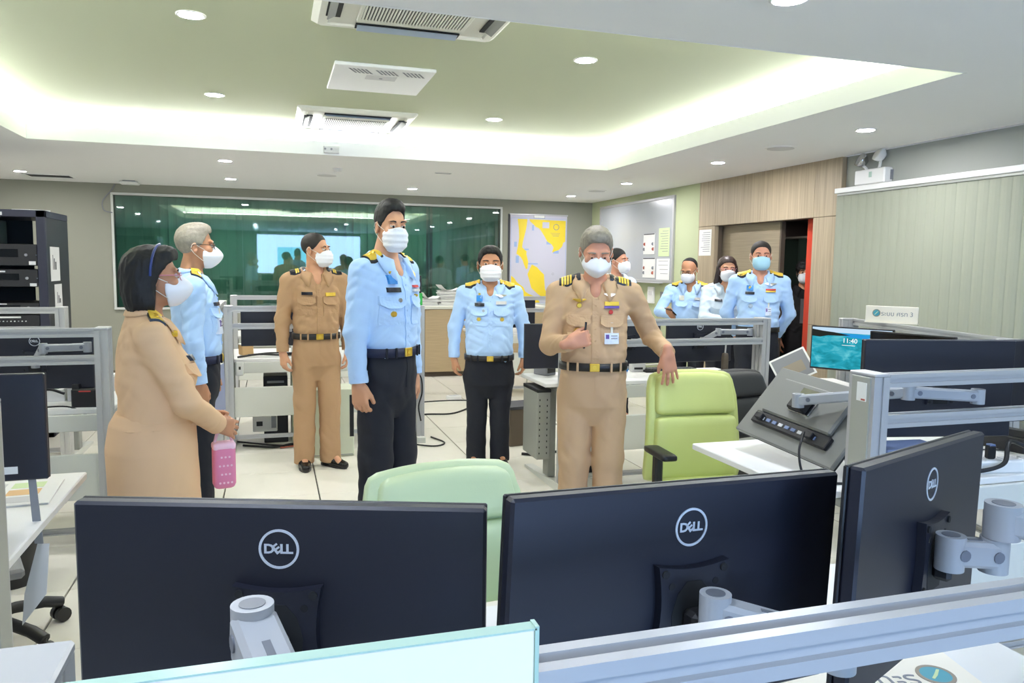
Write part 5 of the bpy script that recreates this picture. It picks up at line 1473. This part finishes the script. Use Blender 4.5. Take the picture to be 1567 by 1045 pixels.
text_obj('sign_lettering', 'ระบบ', .062, M['ink_grey'], pl, Matrix.Translation((.02, -.02, .0186)) @ Matrix.Rotation(PI, 4, 'Z'))

# ---- things on and under the desks
def keyboard(label, loc, rz, keys=True, m='black_plastic'):
    t = thing('keyboard', label, 'keyboard', loc, rz, 'computer keyboards')
    MB().box(-.22, .22, -.065, .065, 0, .018, .004).build('base', M[m], t)
    me = None
    for r_ in range(5):
        for k in range(15):
            if me is None: o = MB().box(-.0115, .0115, -.0095, .0095, 0, .008, .002).build('key', M['black_plastic'], t); me = o.data
            else: o = link_mesh('key', me, t)
            o.location = (-.196+.028*k, -.046+.023*r_, .018)
    return t
keyboard('black keyboard on the desk behind the tipped grey monitor', (2.44, 2.86, .75), R(-8))
keyboard('black keyboard behind the backrest of the lime chair', (2.95, 5.30, .75), R(-4))
def box_thing(name, label, cat, loc, dims, m, rz=0, parts=(), b=.006):
    t = thing(name, label, cat, loc, rz); w, d, h = dims
    MB().box(-w/2, w/2, -d/2, d/2, 0, h, b).build('housing', M[m], t)
    for (nm, x0, x1, y0, y1, z0, z1, mm) in parts: MB().box(x0, x1, y0, y1, z0, z1, .001).build(nm, M[mm], t)
    return t
box_thing('power_strip', 'white power strip with plugged cables on the right desk', 'power strip', (2.90, 2.30, .75), (.42, .075, .05), 'white_gloss', R(-10), parts=[('socket_face', -.18+.09*k, -.11+.09*k, -.028, .028, .049, .053, 'paper_grey') for k in range(4)])
for (dx, lab) in ((-.14, 'purple black plug standing in the white power strip, left'), (.14, 'black adapter plugged into the right end of the white power strip')):
    box_thing('power_plug', lab, 'plug', (2.90+dx, 2.30-.175*dx, .803), (.035, .03, .055) if dx < 0 else (.09, .06, .05), 'rubber', R(-10), parts=(('pin_cap', -.012, .012, -.012, .012, .052, .06, 'box_bluegrey'),))
box_thing('docking_box', 'flat blue grey device on the desk right of the end post', 'device', (2.36, 2.36, .84), (.27, .16, .035), 'box_bluegrey', R(-6), parts=(('label_strip', -.12, -.06, -.0815, -.079, .012, .026, 'paper'), ('front_slot', -.02, .11, -.0815, -.079, .014, .018, 'dark_slot')))
box_thing('document_tray', 'white box under the blue grey device on the right desk', 'box', (2.36, 2.38, .75), (.30, .22, .09), 'paper', R(-6), parts=(('front_slot', -.10, .02, -.1115, -.109, .03, .07, 'dark_slot'),))
box_thing('desk_phone', 'black desk phone at the far right edge of the right desk', 'phone', (3.25, 2.62, .75), (.2, .2, .07), 'black_plastic', R(10), parts=(('handset', -.09, -.04, -.09, .09, .07, .10, 'black_plastic'), ('key_pad', 0, .08, -.08, .02, .07, .074, 'ink_grey')))
t = thing('scissors', 'blue handled scissors on the white desk below the tipped monitor', 'scissors', (2.20, 2.30, .752))
for k in (-1, 1): MB().tube([(-.03+.022*math.cos(a), k*.02+.016*math.sin(a), .006) for a in np.linspace(0, 2*PI, 15)], .005, 6).build('handle', M['blue_plastic'], t)
MB().prism([(0, -.008), (.10, .0), (0, .008)], .003, .007).build('blade', M['chrome'], t)
box_thing('paper_booklet', 'colour printed booklet lying open on the white desk at the left edge', 'booklet', (-.93, 2.93, .75), (.42, .30, .006), 'paper', R(4), b=.001, parts=[('photo_print', -.18+.12*k, -.08+.12*k, -.12+.09*r_, -.05+.09*r_, .0055, .0066, ('tan_object', 'paper_green', 'ink_grey', 'yellow_land', 'paper_grey')[(k*2+r_) % 5]) for k in range(3) for r_ in range(3)])
box_thing('papers_pile', 'white papers pile on the desk behind the left rails', 'papers', (-1.27, 5.0, .75), (.26, .30, .07), 'paper', R(5), b=.003, parts=(('top_card', -.08, .10, -.14, .02, .069, .076, 'glass_green'),))
box_thing('cardboard_tray', 'flat grey tray on the desk behind the left rails', 'tray', (-1.02, 5.02, .75), (.20, .34, .10), 'paper_grey', R(2), parts=(('lid', -.105, .105, -.175, .175, .098, .112, 'paper'),))
box_thing('desk_telephone', 'black telephone on the desk next to the sand uniform', 'phone', (-.97, 4.72, .75), (.14, .18, .10), 'black_plastic', R(-6), parts=(('red_light', -.03, .03, -.0925, -.089, .085, .092, 'badge_red'), ('handset', -.065, -.03, -.085, .085, .1, .125, 'black_plastic')))
for k in range(2):
    box_thing('marker_pen_pack', ('left' if k == 0 else 'right')+' of two small white adapters hanging below the left monitors', 'adapter', (-1.06+.04*k, 4.80, .86), (.012, .012, .06), 'paper_grey', 0, b=.002, parts=(('tip', -.004, .004, -.004, .004, .06, .068, 'ink'),))
# tan officer's console: cables, towers and cabinet
box_thing('computer_tower', 'pale green grey cabinet on the floor behind the tan officer', 'cabinet', (.42, 6.36, 0), (.40, .30, .55), 'pc_cream', 0, parts=(('vent_grille', .165, .198, -.1515, -.148, .16, .50, 'dark_slot'), ('floor_gap', -.19, .19, -.151, -.148, .012, .018, 'ink_grey')))
box_thing('power_supply', 'white box with tied black cables under the tan officer console', 'power supply', (-.07, 6.80, .12), (.20, .12, .17), 'paper_grey', 0, parts=(('vent_grille', .05, .09, -.0615, -.059, .03, .14, 'ink_grey'), ('socket', -.07, -.02, -.0615, -.059, .05, .09, 'dark_slot')))
box_thing('wall_plug_box', 'small white cable box on the desk edge beside the left post', 'cable box', (-.26, 6.66, .62), (.06, .05, .11), 'white_gloss', 0, parts=(('slot', -.008, .008, -.0265, -.024, .05, .075, 'dark_slot'),))
box_thing('small_device', 'grey desk device among cables on the tan officer console', 'device', (.24, 6.92, .75), (.16, .12, .075), 'paper_grey', R(8), parts=(('button', -.01, .012, -.062, -.059, .03, .05, 'ink'), ('display', .03, .06, -.062, -.059, .03, .05, 'dark_slot')))
box_thing('tissue_box', 'peach coloured box on the tan officer console at left', 'box', (-.22, 7.02, .75), (.10, .10, .09), 'tan_object', R(20), parts=(('lid', -.052, .052, -.052, .052, .085, .095, 'paper'),))
box_thing('desk_pedestal', 'cream drawer pedestal under the tan officer console', 'pedestal', (.36, 7.0, .0), (.42, .40, .60), 'pc_cream', 0, parts=(('drawer_front', -.20, .20, -.206, -.199, .42, .58, 'pc_cream'), ('drawer_front', -.20, .20, -.206, -.199, .22, .40, 'pc_cream'), ('drawer_front', -.20, .20, -.206, -.199, .03, .20, 'pc_cream')))
box_thing('computer_tower', 'black computer tower under the tan officer console', 'computer', (.02, 7.05, .0), (.2, .42, .58), 'black_plastic', 0, parts=(('front_panel', -.08, .08, -.214, -.208, .3, .5, 'ink'), ('drive_slot', -.07, .07, -.214, -.208, .52, .54, 'ink_grey')))
t = thing('computer_holder', 'perforated steel computer holder hanging beside the post of the right console', 'computer holder', (1.80, 5.02, 0))
MB().box(-.05, .05, -.05, .26, .20, .69, .006).build('case', M['steel_grey'], t)
for i in range(10):
    MB().box(-.035, -.028, -.0515, -.049, .24+.042*i, .252+.042*i).box(.02, .027, -.0515, -.049, .24+.042*i, .252+.042*i).build('punched_hole', M['dark_slot'], t)
MB().box(-.052, .052, -.052, .262, .675, .70, .003).build('top_clamp', M['black_plastic'], t)
box_thing('computer_tower', 'black computer tower on the floor under the right console', 'computer', (2.30, 5.35, 0), (.2, .42, .42), 'black_plastic', 0, parts=(('front_panel', -.08, .08, -.216, -.209, .1, .36, 'ink'),))
box_thing('waste_bin', 'brown black waste box on the floor behind the short officer', 'bin', (2.05, 6.35, 0), (.28, .28, .34), 'wood_dark', R(10), parts=(('rim', -.145, .145, -.145, .145, .32, .345, 'ink'),))
box_thing('small_printer', 'grey desktop device on the console below the chart', 'printer', (2.55, 8.72, 1.2), (.34, .24, .10), 'paper_grey', 0, parts=(('front_slot', -.12, .06, -.123, -.118, .02, .05, 'dark_slot'), ('button', .10, .12, -.124, -.118, .05, .07, 'ink'), ('lid', -.17, .17, -.12, .12, .098, .108, 'ink')))
box_thing('phone_stand', 'small tilted phone and papers on the right console desk behind the short officer', 'phone', (1.93, 5.33, .75), (.10, .14, .10), 'ink_grey', R(25), parts=(('screen', -.04, .04, -.073, -.069, .02, .09, 'mon_screen_off'),))
box_thing('router_box', 'pale router box with a white cable behind the lime chair', 'router', (2.70, 5.35, .75), (.11, .08, .07), 'paper_grey', R(-5), parts=(('port_row', -.04, .03, -.0425, -.039, .02, .035, 'dark_slot'),))
box_thing('note_paper', 'white folded note near the officer\'s hand behind the lime chair', 'paper', (2.52, 5.30, .75), (.12, .09, .05), 'paper', R(30), b=.002, parts=(('blue_corner', .02, .058, -.047, -.044, .01, .03, 'badge_blue'),))
box_thing('blue_pouch', 'small blue pouch on the desk left of the officer\'s hand', 'pouch', (2.30, 5.34, .75), (.14, .09, .06), 'blue_plastic', R(10), b=.02, parts=(('zip', -.05, .05, -.047, -.044, .03, .036, 'ink_grey'),))
t = thing('picture_frame', 'tilted picture panel with white edge beside the blue masked officer', 'picture', (4.07, 5.18, .66)); t.rotation_euler = (R(-20), R(-28), R(-30))
MB().box(-.15, .15, -.008, .008, 0, .24, .002).build('frame', M['white_gloss'], t); MB().box(-.135, .135, -.0095, -.007, .015, .225).build('print', M['ink_grey'], t); MB().box(-.08, .09, -.0105, -.009, .06, .15).build('print_shape', M['bronze'], t)
box_thing('side_table', 'small dark table carrying the tilted picture panel', 'table', (4.10, 5.24, 0), (.26, .22, .56), 'ink', R(-30), parts=(('table_top', -.15, .15, -.13, .13, .555, .575, 'ink_grey'),))
# brown tassel bag hanging at the rail
t = thing('hanging_pouch', 'brown cloth pouch hanging from the rail in front of the woman officer', 'pouch', (3.16, 4.86, .72)); MB().rbox(0, 0, .11, .025, .02, .11, .018, n=4).build('bag', M['wood_dark'], t); MB().tube([(0, 0, .21), (0, -.006, .28), (0, -.008, .33)], .006, 6).build('strap', M['paper_grey'], t)
# black bin at left under the desk
t = thing('black_bin', 'black round bin on the floor under the left desk', 'bin', (-1.22, 4.12, 0)); MB().cyl((0, 0, 0), (0, 0, .30), .11, .14, 24).build('bucket', M['black_plastic'], t); MB().tube([(.14*math.cos(a), .14*math.sin(a), .3) for a in np.linspace(0, 2*PI, 25)], .008, 6).build('rim', M['black_plastic'], t)

# ---- cables
def cable(label, pts, r=.006, m='rubber', group='loose cables', n=8):
    o = MB().tube(spline(pts, n), r, 6).build('cable', M[m]); return tag(o, label, 'cable', group)
cable('white and black lead hanging from the left socket of the tipped monitor', [(1.95, 2.44, .93), (1.90, 2.40, .86), (1.90, 2.36, .78), (1.98, 2.33, .757), (2.12, 2.28, .757), (2.2, 2.22, .757)], .005)
cable('black lead hanging from the right socket of the tipped monitor', [(2.10, 2.40, .90), (2.08, 2.35, .82), (2.10, 2.30, .757), (2.18, 2.26, .757)], .006)
cable('thick black cable coiled on the power strip', [(2.62, 2.33, .76), (2.68, 2.28, .77), (2.76, 2.26, .80), (2.82, 2.30, .86), (2.9, 2.34, .86), (2.96, 2.30, .83), (3.02, 2.24, .79), (3.10, 2.2, .757)], .009)
cable('thin black cable across the right desk', [(2.55, 2.6, .757), (2.75, 2.55, .757), (2.95, 2.62, .757), (3.2, 2.55, .757)], .004)
cable('black cable on the floor from the counter to the short officer', [(1.36, 7.6, .006), (1.5, 7.75, .006), (1.75, 7.72, .006), (1.95, 7.9, .006), (2.15, 8.2, .006)], .010)
cable('thin black cable on the floor behind the short officer', [(1.15, 7.9, .006), (1.5, 8.4, .006), (1.9, 8.5, .006), (2.3, 8.42, .006)], .007)
cable('cream cable dropping beside the left post', [(-.40, 6.60, .74), (-.46, 6.52, .64), (-.40, 6.50, .52), (-.38, 6.50, .40), (-.45, 6.50, .30), (-.48, 6.52, .2)], .008, 'cable_white')
cable('black cables lying under the tan officer console', [(-.25, 6.75, .01), (0, 6.62, .012), (.15, 6.7, .012), (.3, 6.62, .012), (.55, 6.7, .01)], .010)
cable('second black cable under the tan officer console', [(-.3, 6.9, .01), (-.05, 6.72, .012), (.1, 6.66, .012), (.3, 6.75, .012)], .008)
cable('red brown cable under the tan officer console', [(.05, 6.58, .012), (.18, 6.62, .012), (.3, 6.60, .012), (.42, 6.66, .012)], .007, 'ink_red')
cable('black cable looping behind the cabinet of the tan officer console', [(.1, 6.8, .38), (.2, 6.74, .28), (.3, 6.72, .2), (.4, 6.72, .17)], .007)
cable('black cable bundle on the tan officer desk', [(-.28, 6.75, .76), (-.12, 6.80, .775), (.05, 6.78, .77), (.2, 6.82, .765), (.34, 6.8, .76)], .009)
cable('second black cable on the tan officer desk', [(-.2, 6.9, .76), (-.02, 6.85, .78), (.15, 6.9, .77), (.3, 6.95, .76)], .007)
cable('blue and black lead hanging at the right post behind the tall officer', [(1.17, 6.53, .62), (1.22, 6.5, .58), (1.23, 6.5, .45), (1.20, 6.5, .33), (1.22, 6.5, .2)], .007)
cable('black cable on the floor at the foot of the tall officer console', [(.95, 6.7, .01), (1.1, 6.5, .01), (1.3, 6.35, .008), (1.42, 6.45, .008), (1.35, 6.7, .008)], .007)
cable('white cable hanging under the right console desk', [(1.92, 5.7, .70), (1.93, 5.75, .5), (2.0, 5.75, .34), (2.2, 5.7, .28)], .007, 'cable_white')
cable('black cables on the floor under the right console desk', [(1.95, 5.9, .01), (2.1, 5.8, .015), (2.3, 5.9, .012), (2.6, 5.8, .01)], .012)
cable('white lead rising behind the lime chair', [(2.74, 5.32, .80), (2.86, 5.2, .83), (2.93, 5.12, .90), (2.95, 5.06, .96)], .006, 'cable_white')
cable('black cable on the floor behind the beige officer', [(1.98, 4.9, .04), (2.05, 4.7, .012), (2.2, 4.6, .012), (2.5, 4.62, .012), (2.8, 4.5, .012)], .012)
cable('black cable on the left desk behind the rails', [(-1.40, 4.72, .76), (-1.30, 4.76, .80), (-1.2, 4.80, .83), (-1.12, 4.82, .80)], .008)
cable('thin black lead along the left desk edge', [(-1.35, 4.62, .757), (-1.2, 4.64, .757), (-1.05, 4.62, .757), (-.95, 4.6, .70)], .005)
box_thing('floor_socket', 'white extension socket on the floor beside the counter', 'socket', (2.0, 8.6, 0), (.16, .09, .045), 'white_gloss', R(15), parts=(('socket_face', -.06, .06, -.03, .03, .044, .048, 'paper_grey'),))
# hanging white tag under the left desk
t = thing('paper_tag', 'long pale paper tag hanging below the grey seat at the left edge', 'tag', (-.722, 2.62, .42)); MB().prism([(-.03, 0), (.03, .10), (.028, .26), (-.004, .26), (-.03, .10)], -.002, .002, axis='y', T=Matrix.Rotation(.1, 4, 'Y')).build('sheet', M['paper_grey'], t)
MB().prism([(-.012, .26), (.012, .26), (-.03, .52), (-.05, .52)], -.002, .002, axis='y', T=Matrix.Rotation(.1, 4, 'Y')).build('ribbon', M['chair_grey'], t)
# ================================================================== PEOPLE
DN = {'up': (0, .02, -1), 'fore': (0, -.12, -1), 'hd': (0, -.12, -1)}
def hang(sd, out=.16, fw=-.10, curl=.38, bk=.03):
    return {'up': (sd*out, bk, -1), 'fore': (sd*out*.05, fw, -1), 'hd': (-sd*.04, fw*.8, -1), 'n': (-sd*.95, .25, 0), 'curl': curl}
air = [('bar', -.085, .098, .045, .045, 'badge_blue'), ('disc', -.085, .108, .022, 0, 'gold'), ('bar', -.085, .040, .072, .024, 'name_black'), ('disc', -.055, -.02, .026, 0, 'silver'), ('disc', -.09, -.085, .034, 0, 'gold')]
P = {}
P['sand'] = make_person(dict(seed=1, label='woman in sand uniform with navy hair band, pink glasses and white mask, hands clasped', loc=(-.435, 3.12), yaw=R(104), h=1.595, g=1.12, fem=True, skin='skin_b', head=(-.12, -.10, 0), hair=('bob', 'hair_black'), band=True, glasses='glasses_pink', mask=('kn95', 'mask_white'),
    legs='skirt', skirt_m='cloth_sand', shirt='cloth_sand', jacket=True, shirt_hem=.965, hemw=1.14, waist=1.0, ep='gold', belt=None, hs=.95, fold=.006, hy=-.03,
    armR={'up': (-.16, -.40, -.9), 'fore': (.62, -.55, -.5), 'hd': (.5, -.75, -.35), 'n': (.75, .55, -.1), 'curl': .25, 'spread': .12},
    armL={'up': (.16, -.36, -.9), 'fore': (-.66, -.56, -.45), 'hd': (-.6, -.7, -.35), 'n': (-.6, .6, .3), 'curl': .55}, pins=[('disc', -.10, .12, .03, 0, 'gold'), ('bar', -.085, .03, .05, .02, 'name_black')], lid=.25, look=(0, .002)))
P['grey'] = make_person(dict(seed=2, label='grey haired man in light blue shirt, dark glasses and pointed white mask, in profile', loc=(-.42, 4.70), yaw=R(97), h=1.755, skin='skin_b', head=(-.03, -.03, 0), hair=('short', 'hair_grey'), glasses='glasses_dark', mask=('kn95', 'mask_white'), brow='hair_grey',
    legs='cloth_navy', shirt='shirt_blue', ep='gold', belt='belt_navy', armR=hang(-1, .12, -.12), armL={'up': (.14, -.05, -1), 'fore': (0, -.32, -1), 'hd': (-.05, -.3, -1), 'n': (-.95, .2, 0), 'curl': .6},
    pins=[('card', -.085, -.06, .06, .09, 'id_white'), ('bar', -.085, .03, .07, .02, 'name_black')]))
P['tan'] = make_person(dict(seed=3, label='officer in tan uniform with black belt, looking aside towards the right', loc=(.315, 5.93), yaw=R(8), h=1.77, g=.98, skin='skin_a', head=(R(52), 0, 0), hair=('thin', 'hair_thin'), mask=('surgical', 'mask_white'),
    legs='cloth_tan', shirt='cloth_tan', ep='bars', nbars=2, belt='belt_black', armR=hang(-1, .18, -.10, .5), armL=hang(1, .15, -.10, .55), feet=((-.095, .02, -.1), (.10, -.0, .5)), bag=1.02,
    pins=[('bar', -.085, .035, .075, .022, 'name_black'), ('bar', .085, .03, .075, .026, 'gold_cloth')]))
P['tall'] = make_person(dict(seed=4, label='tallest officer in light blue shirt and navy trousers, half turned, surgical mask', loc=(.575, 4.02), yaw=R(42), h=1.872, g=.93, xs=.88, skin='skin_a', head=(R(-25), .08, 0), hair=('short', 'hair_black'), mask=('surgical', 'mask_white'), hs=.95, hw=.90, zsh=1.44,
    legs='cloth_navy', shirt='shirt_blue', ep='gold', belt='belt_navy', armR=hang(-1, .15, -.09, .5), armL=hang(1, .14, -.10, .5), bag=1.08, waist=1.03,
    pins=air+[('diamond', .085, .105, .05, .055, 'gold'), ('bar', .085, .05, .06, .012, 'badge_red'), ('bar', .085, .032, .07, .014, 'paper_grey'), ('disc', .07, .0, .016, 0, 'gold')]))
P['short'] = make_person(dict(seed=5, label='short stout officer in light blue shirt facing the viewer between the consoles', loc=(1.595, 5.67), yaw=R(-13), h=1.69, g=1.12, belly=.02, skin='skin_b', head=(0, .02, 0), hair=('short', 'hair_black'), mask=('surgical', 'mask_white'), hs=1.06,
    legs='cloth_navy', shirt='shirt_blue', ep='gold', belt='belt_black', waist=.885, zsh=1.415, hw=1.17, armR=hang(-1, .28, -.06, .5), armL=hang(1, .28, -.06, .6), bag=1.05, feet=((-.10, 0, -.25), (.095, .0, .25)),
    pins=air+[('wings', .085, .095, .085, .022, 'silver'), ('bar', .085, .055, .08, .024, 'paper_grey'), ('disc', .09, -.085, .036, 0, 'gold')]))
P['beige'] = make_person(dict(seed=6, label='officer in beige uniform, one hand on the lime chair, a pen in the other', loc=(1.665, 3.83), yaw=R(-20), h=1.76, g=1.04, belly=.018, skin='skin_c', head=(R(4), .40, 0), hair=('short', 'hair_salt'), mask=('kn95', 'mask_white'), brow='hair_salt', lid=-.25,
    legs='cloth_beige', shirt='cloth_beige', ep='bars', nbars=4, belt='belt_black', waist=1.02, bag=1.08,
    armR={'wrist': (-.138, -.293, 1.165), 'pole': (-.45, .9, -.35), 'up': (0, 0, -1), 'fore': (0, -1, 0), 'hd': (.837, .04, .25), 'n': (-.127, .933, -.1), 'curl': 1.05},
    armL={'wrist': (.386, -.115, 1.10), 'pole': (.1, 1, -.3), 'up': (0, 0, -1), 'fore': (0, -1, 0), 'hd': (.157, .036, -1), 'n': (-.288, .938, -.1), 'curl': .12, 'spread': .16},
    pins=[('disc', -.085, .05, .03, 0, 'gold'), ('wings', -.085, .075, .07, .02, 'gold'), ('disc', -.09, -.085, .045, 0, 'gold'), ('wings', .075, .105, .06, .02, 'silver'), ('bar', .085, .072, .075, .020, 'gold_cloth'), ('bar', .085, .05, .08, .012, 'badge_purple'), ('disc', .08, .018, .026, 0, 'badge_red'), ('card', .085, -.09, .075, .055, 'id_white')]))
P['phone'] = make_person(dict(seed=7, vx=.0075, label='balding officer with glasses looking down at the phone in his hand', loc=(4.09, 6.98), yaw=R(-28), h=1.655, g=1.06, skin='skin_b', head=(R(-30), .42, 0), hair=('bald', 'hair_black'), glasses='glasses_dark', mask=('surgical', 'mask_white'), lid=-.3,
    legs='cloth_navy', shirt='shirt_blue', ep='gold', belt='belt_navy', armR={'wrist': (-.17, -.30, 1.075), 'pole': (-1, .4, -.6), 'up': (0, 0, -1), 'fore': (0, -1, 0), 'hd': (-.35, -.75, .35), 'n': (.35, .35, .85), 'curl': .55}, armL=hang(1, .16), 
    pins=[('bar', -.085, .06, .05, .05, 'silver'), ('bar', .085, .04, .07, .024, 'paper_grey')]))
P['woman'] = make_person(dict(seed=8, vx=.0075, label='long haired woman in very pale blue shirt behind the blue masked officer', loc=(4.18, 6.46), yaw=R(-26), h=1.665, fem=True, skin='skin_a', head=(R(6), .08, 0), hair=('long', 'hair_dark'), glasses='glasses_pink', mask=('surgical', 'mask_white'),
    legs='cloth_navy', shirt='shirt_pale', ep='plain', belt='belt_navy', armR={'wrist': (-.02, -.24, 1.06), 'pole': (-1, .3, -.6), 'up': (0, 0, -1), 'fore': (0, -1, 0), 'hd': (.8, -.3, .05), 'n': (0, .9, -.4), 'curl': .8}, armL={'wrist': (.03, -.22, 1.04), 'pole': (1, .3, -.6), 'up': (0, 0, -1), 'fore': (0, -1, 0), 'hd': (-.8, -.3, .05), 'n': (0, .9, -.4), 'curl': .7},
    pins=[('bar', -.085, .04, .07, .022, 'name_black')]))
P['blue'] = make_person(dict(seed=9, vx=.0065, label='officer with a light blue mask, hands behind his back, by the timber doorway', loc=(4.13, 5.86), yaw=R(-30), h=1.795, g=1.02, skin='skin_c', head=(R(2), .05, 0), hair=('thin', 'hair_thin'), mask=('surgical', 'mask_blue'), lid=-.1,
    legs='cloth_navy', shirt='shirt_blue', ep='gold', belt='belt_black', waist=1.0, armR={'up': (-.26, .18, -1), 'fore': (.45, .42, -.9), 'hd': (.6, .3, -.7), 'n': (.1, .9, .3), 'curl': .5}, armL={'up': (.26, .18, -1), 'fore': (-.40, .42, -.9), 'hd': (-.6, .3, -.7), 'n': (-.1, .9, .3), 'curl': .5},
    pins=[('bar', -.085, .085, .055, .045, 'badge_blue'), ('disc', -.085, .066, .03, 0, 'gold'), ('bar', -.085, .03, .075, .022, 'name_black'), ('disc', -.075, -.09, .04, 0, 'silver'), ('wings', .085, .095, .10, .026, 'silver'), ('bar', .085, .058, .085, .014, 'badge_red'), ('bar', .085, .042, .085, .012, 'gold_cloth'), ('card', .07, -.10, .05, .07, 'id_white')]))
P['dark'] = make_person(dict(seed=10, vx=.0075, label='figure in a black suit and white mask standing in the dark doorway', loc=(5.28, 6.72), yaw=R(-35), h=1.64, skin='skin_b', head=(0, .05, 0), hair=('mop', 'hair_black'), mask=('surgical', 'mask_white'), legs='cloth_black', shirt='cloth_black', plain=True, belt=None, armR=hang(-1), armL=hang(1), pins=[('bar', 0, .05, .07, .25, 'cloth_dim')]))
P['peek'] = make_person(dict(seed=11, vx=.0075, label='woman with tied back hair and white mask peeking from behind the beige officer', loc=(3.30, 7.05), yaw=R(10), h=1.735, fem=True, skin='skin_c', head=(R(28), 0, 0), hair=('tied', 'hair_black'), mask=('surgical', 'mask_white'), legs='cloth_navy', shirt='shirt_pale', plain=True, belt=None, armR=hang(-1), armL=hang(1)))

# ---- things the people hold
def wpt(key, side, a=0, b=0, c=0):
    """point in the hand of a person: a along fingers, b towards the thumb, c off the palm"""
    p = P[key]; sd, sh, el, wr, A = p['arms'][side]
    d, n = nrm(A['hd']), nrm(A['n']); t = nrm(np.cross(n, d)*sd)
    q = wr+d*a+t*b+n*c; r = p['root']; Rz = Matrix.Rotation(r.rotation_euler.z, 4, 'Z')
    return (Matrix.Translation(r.location) @ Rz) @ Vector(q), Rz.to_3x3() @ Vector(d), Rz.to_3x3() @ Vector(t), Rz.to_3x3() @ Vector(n)
# pen of the beige officer
p, d, tt, n = wpt('beige', 0, .085, .0, .028)
t = thing('pen', 'black pen held upright by the officer in beige uniform', 'pen', p)
v = (Vector((.06, 0, 1))).normalized()
MB().cyl(-v*.05, v*.085, .0055, n=10).build('barrel', M['phone'], t); MB().box(-.002, .002, -.0085, -.005, .045, .08).build('clip', M['ink'], t)
# wrist watch band of the beige officer is hidden by the cuff; phone of the balding officer
p, d, tt, n = wpt('phone', 0, .075, .0, .022)
t = thing('smartphone', 'black phone held by the balding officer', 'phone', p)
Mx = Matrix((( tt.x, d.x, n.x), (tt.y, d.y, n.y), (tt.z, d.z, n.z))); t.rotation_euler = Mx.to_euler()
MB().box(-.038, .038, -.08, .08, -.004, .005, .003).build('case', M['phone'], t); MB().box(-.034, .034, -.074, .074, .0045, .006).build('screen', M['mon_screen_off'], t)
# folder of the grey haired man
p, d, tt, n = wpt('grey', 1, .085, 0, .02)
t = thing('folder', 'grey lilac folder held down by the grey haired man', 'folder', (p.x+.0, p.y-.02, p.z-.02)); t.rotation_euler = (R(4), R(-8), R(62))
MB().box(-.12, .13, -.006, .006, -.17, .13, .003).build('cover', M['folder_lilac'], t); MB().box(-.115, .126, -.0035, .0035, -.174, .134).build('pages', M['paper'], t)
# pouch of the woman in sand uniform
p, d, tt, n = wpt('sand', 0, .06, 0, .03)
t = thing('pouch', 'pink polka dot pouch hanging from the hands of the woman in sand uniform', 'pouch', (p.x-.0, p.y, p.z-.235), R(12))
bg = MB().rbox(0, 0, .085, .043, .032, .09, .022, n=5).build('bag', M['pink'], t)
MB().rbox(0, 0, .165, .044, .033, .016, .014, n=4).build('zip_band', M['pink_pale'], bg)
for i in range(5):
    for j in range(4):
        xx, zz = -.034+.0145*i+(.007 if j % 2 else 0), .022+.034*j
        if abs(xx) < .027: MB().cyl((xx, -.0332, zz), (xx, -.030, zz), .0042, n=8).build('dot', M['pink_pale'], bg)
MB().tube(spline([(-.035, 0, .17), (-.022, 0, .215), (0, 0, .235), (.022, 0, .215), (.035, 0, .17)], 5), .006, 6).build('handle_loop', M['pink_pale'], t)
# ring on the finger of the woman
p, d, tt, n = wpt('sand', 0, .1, -.01, -.0)
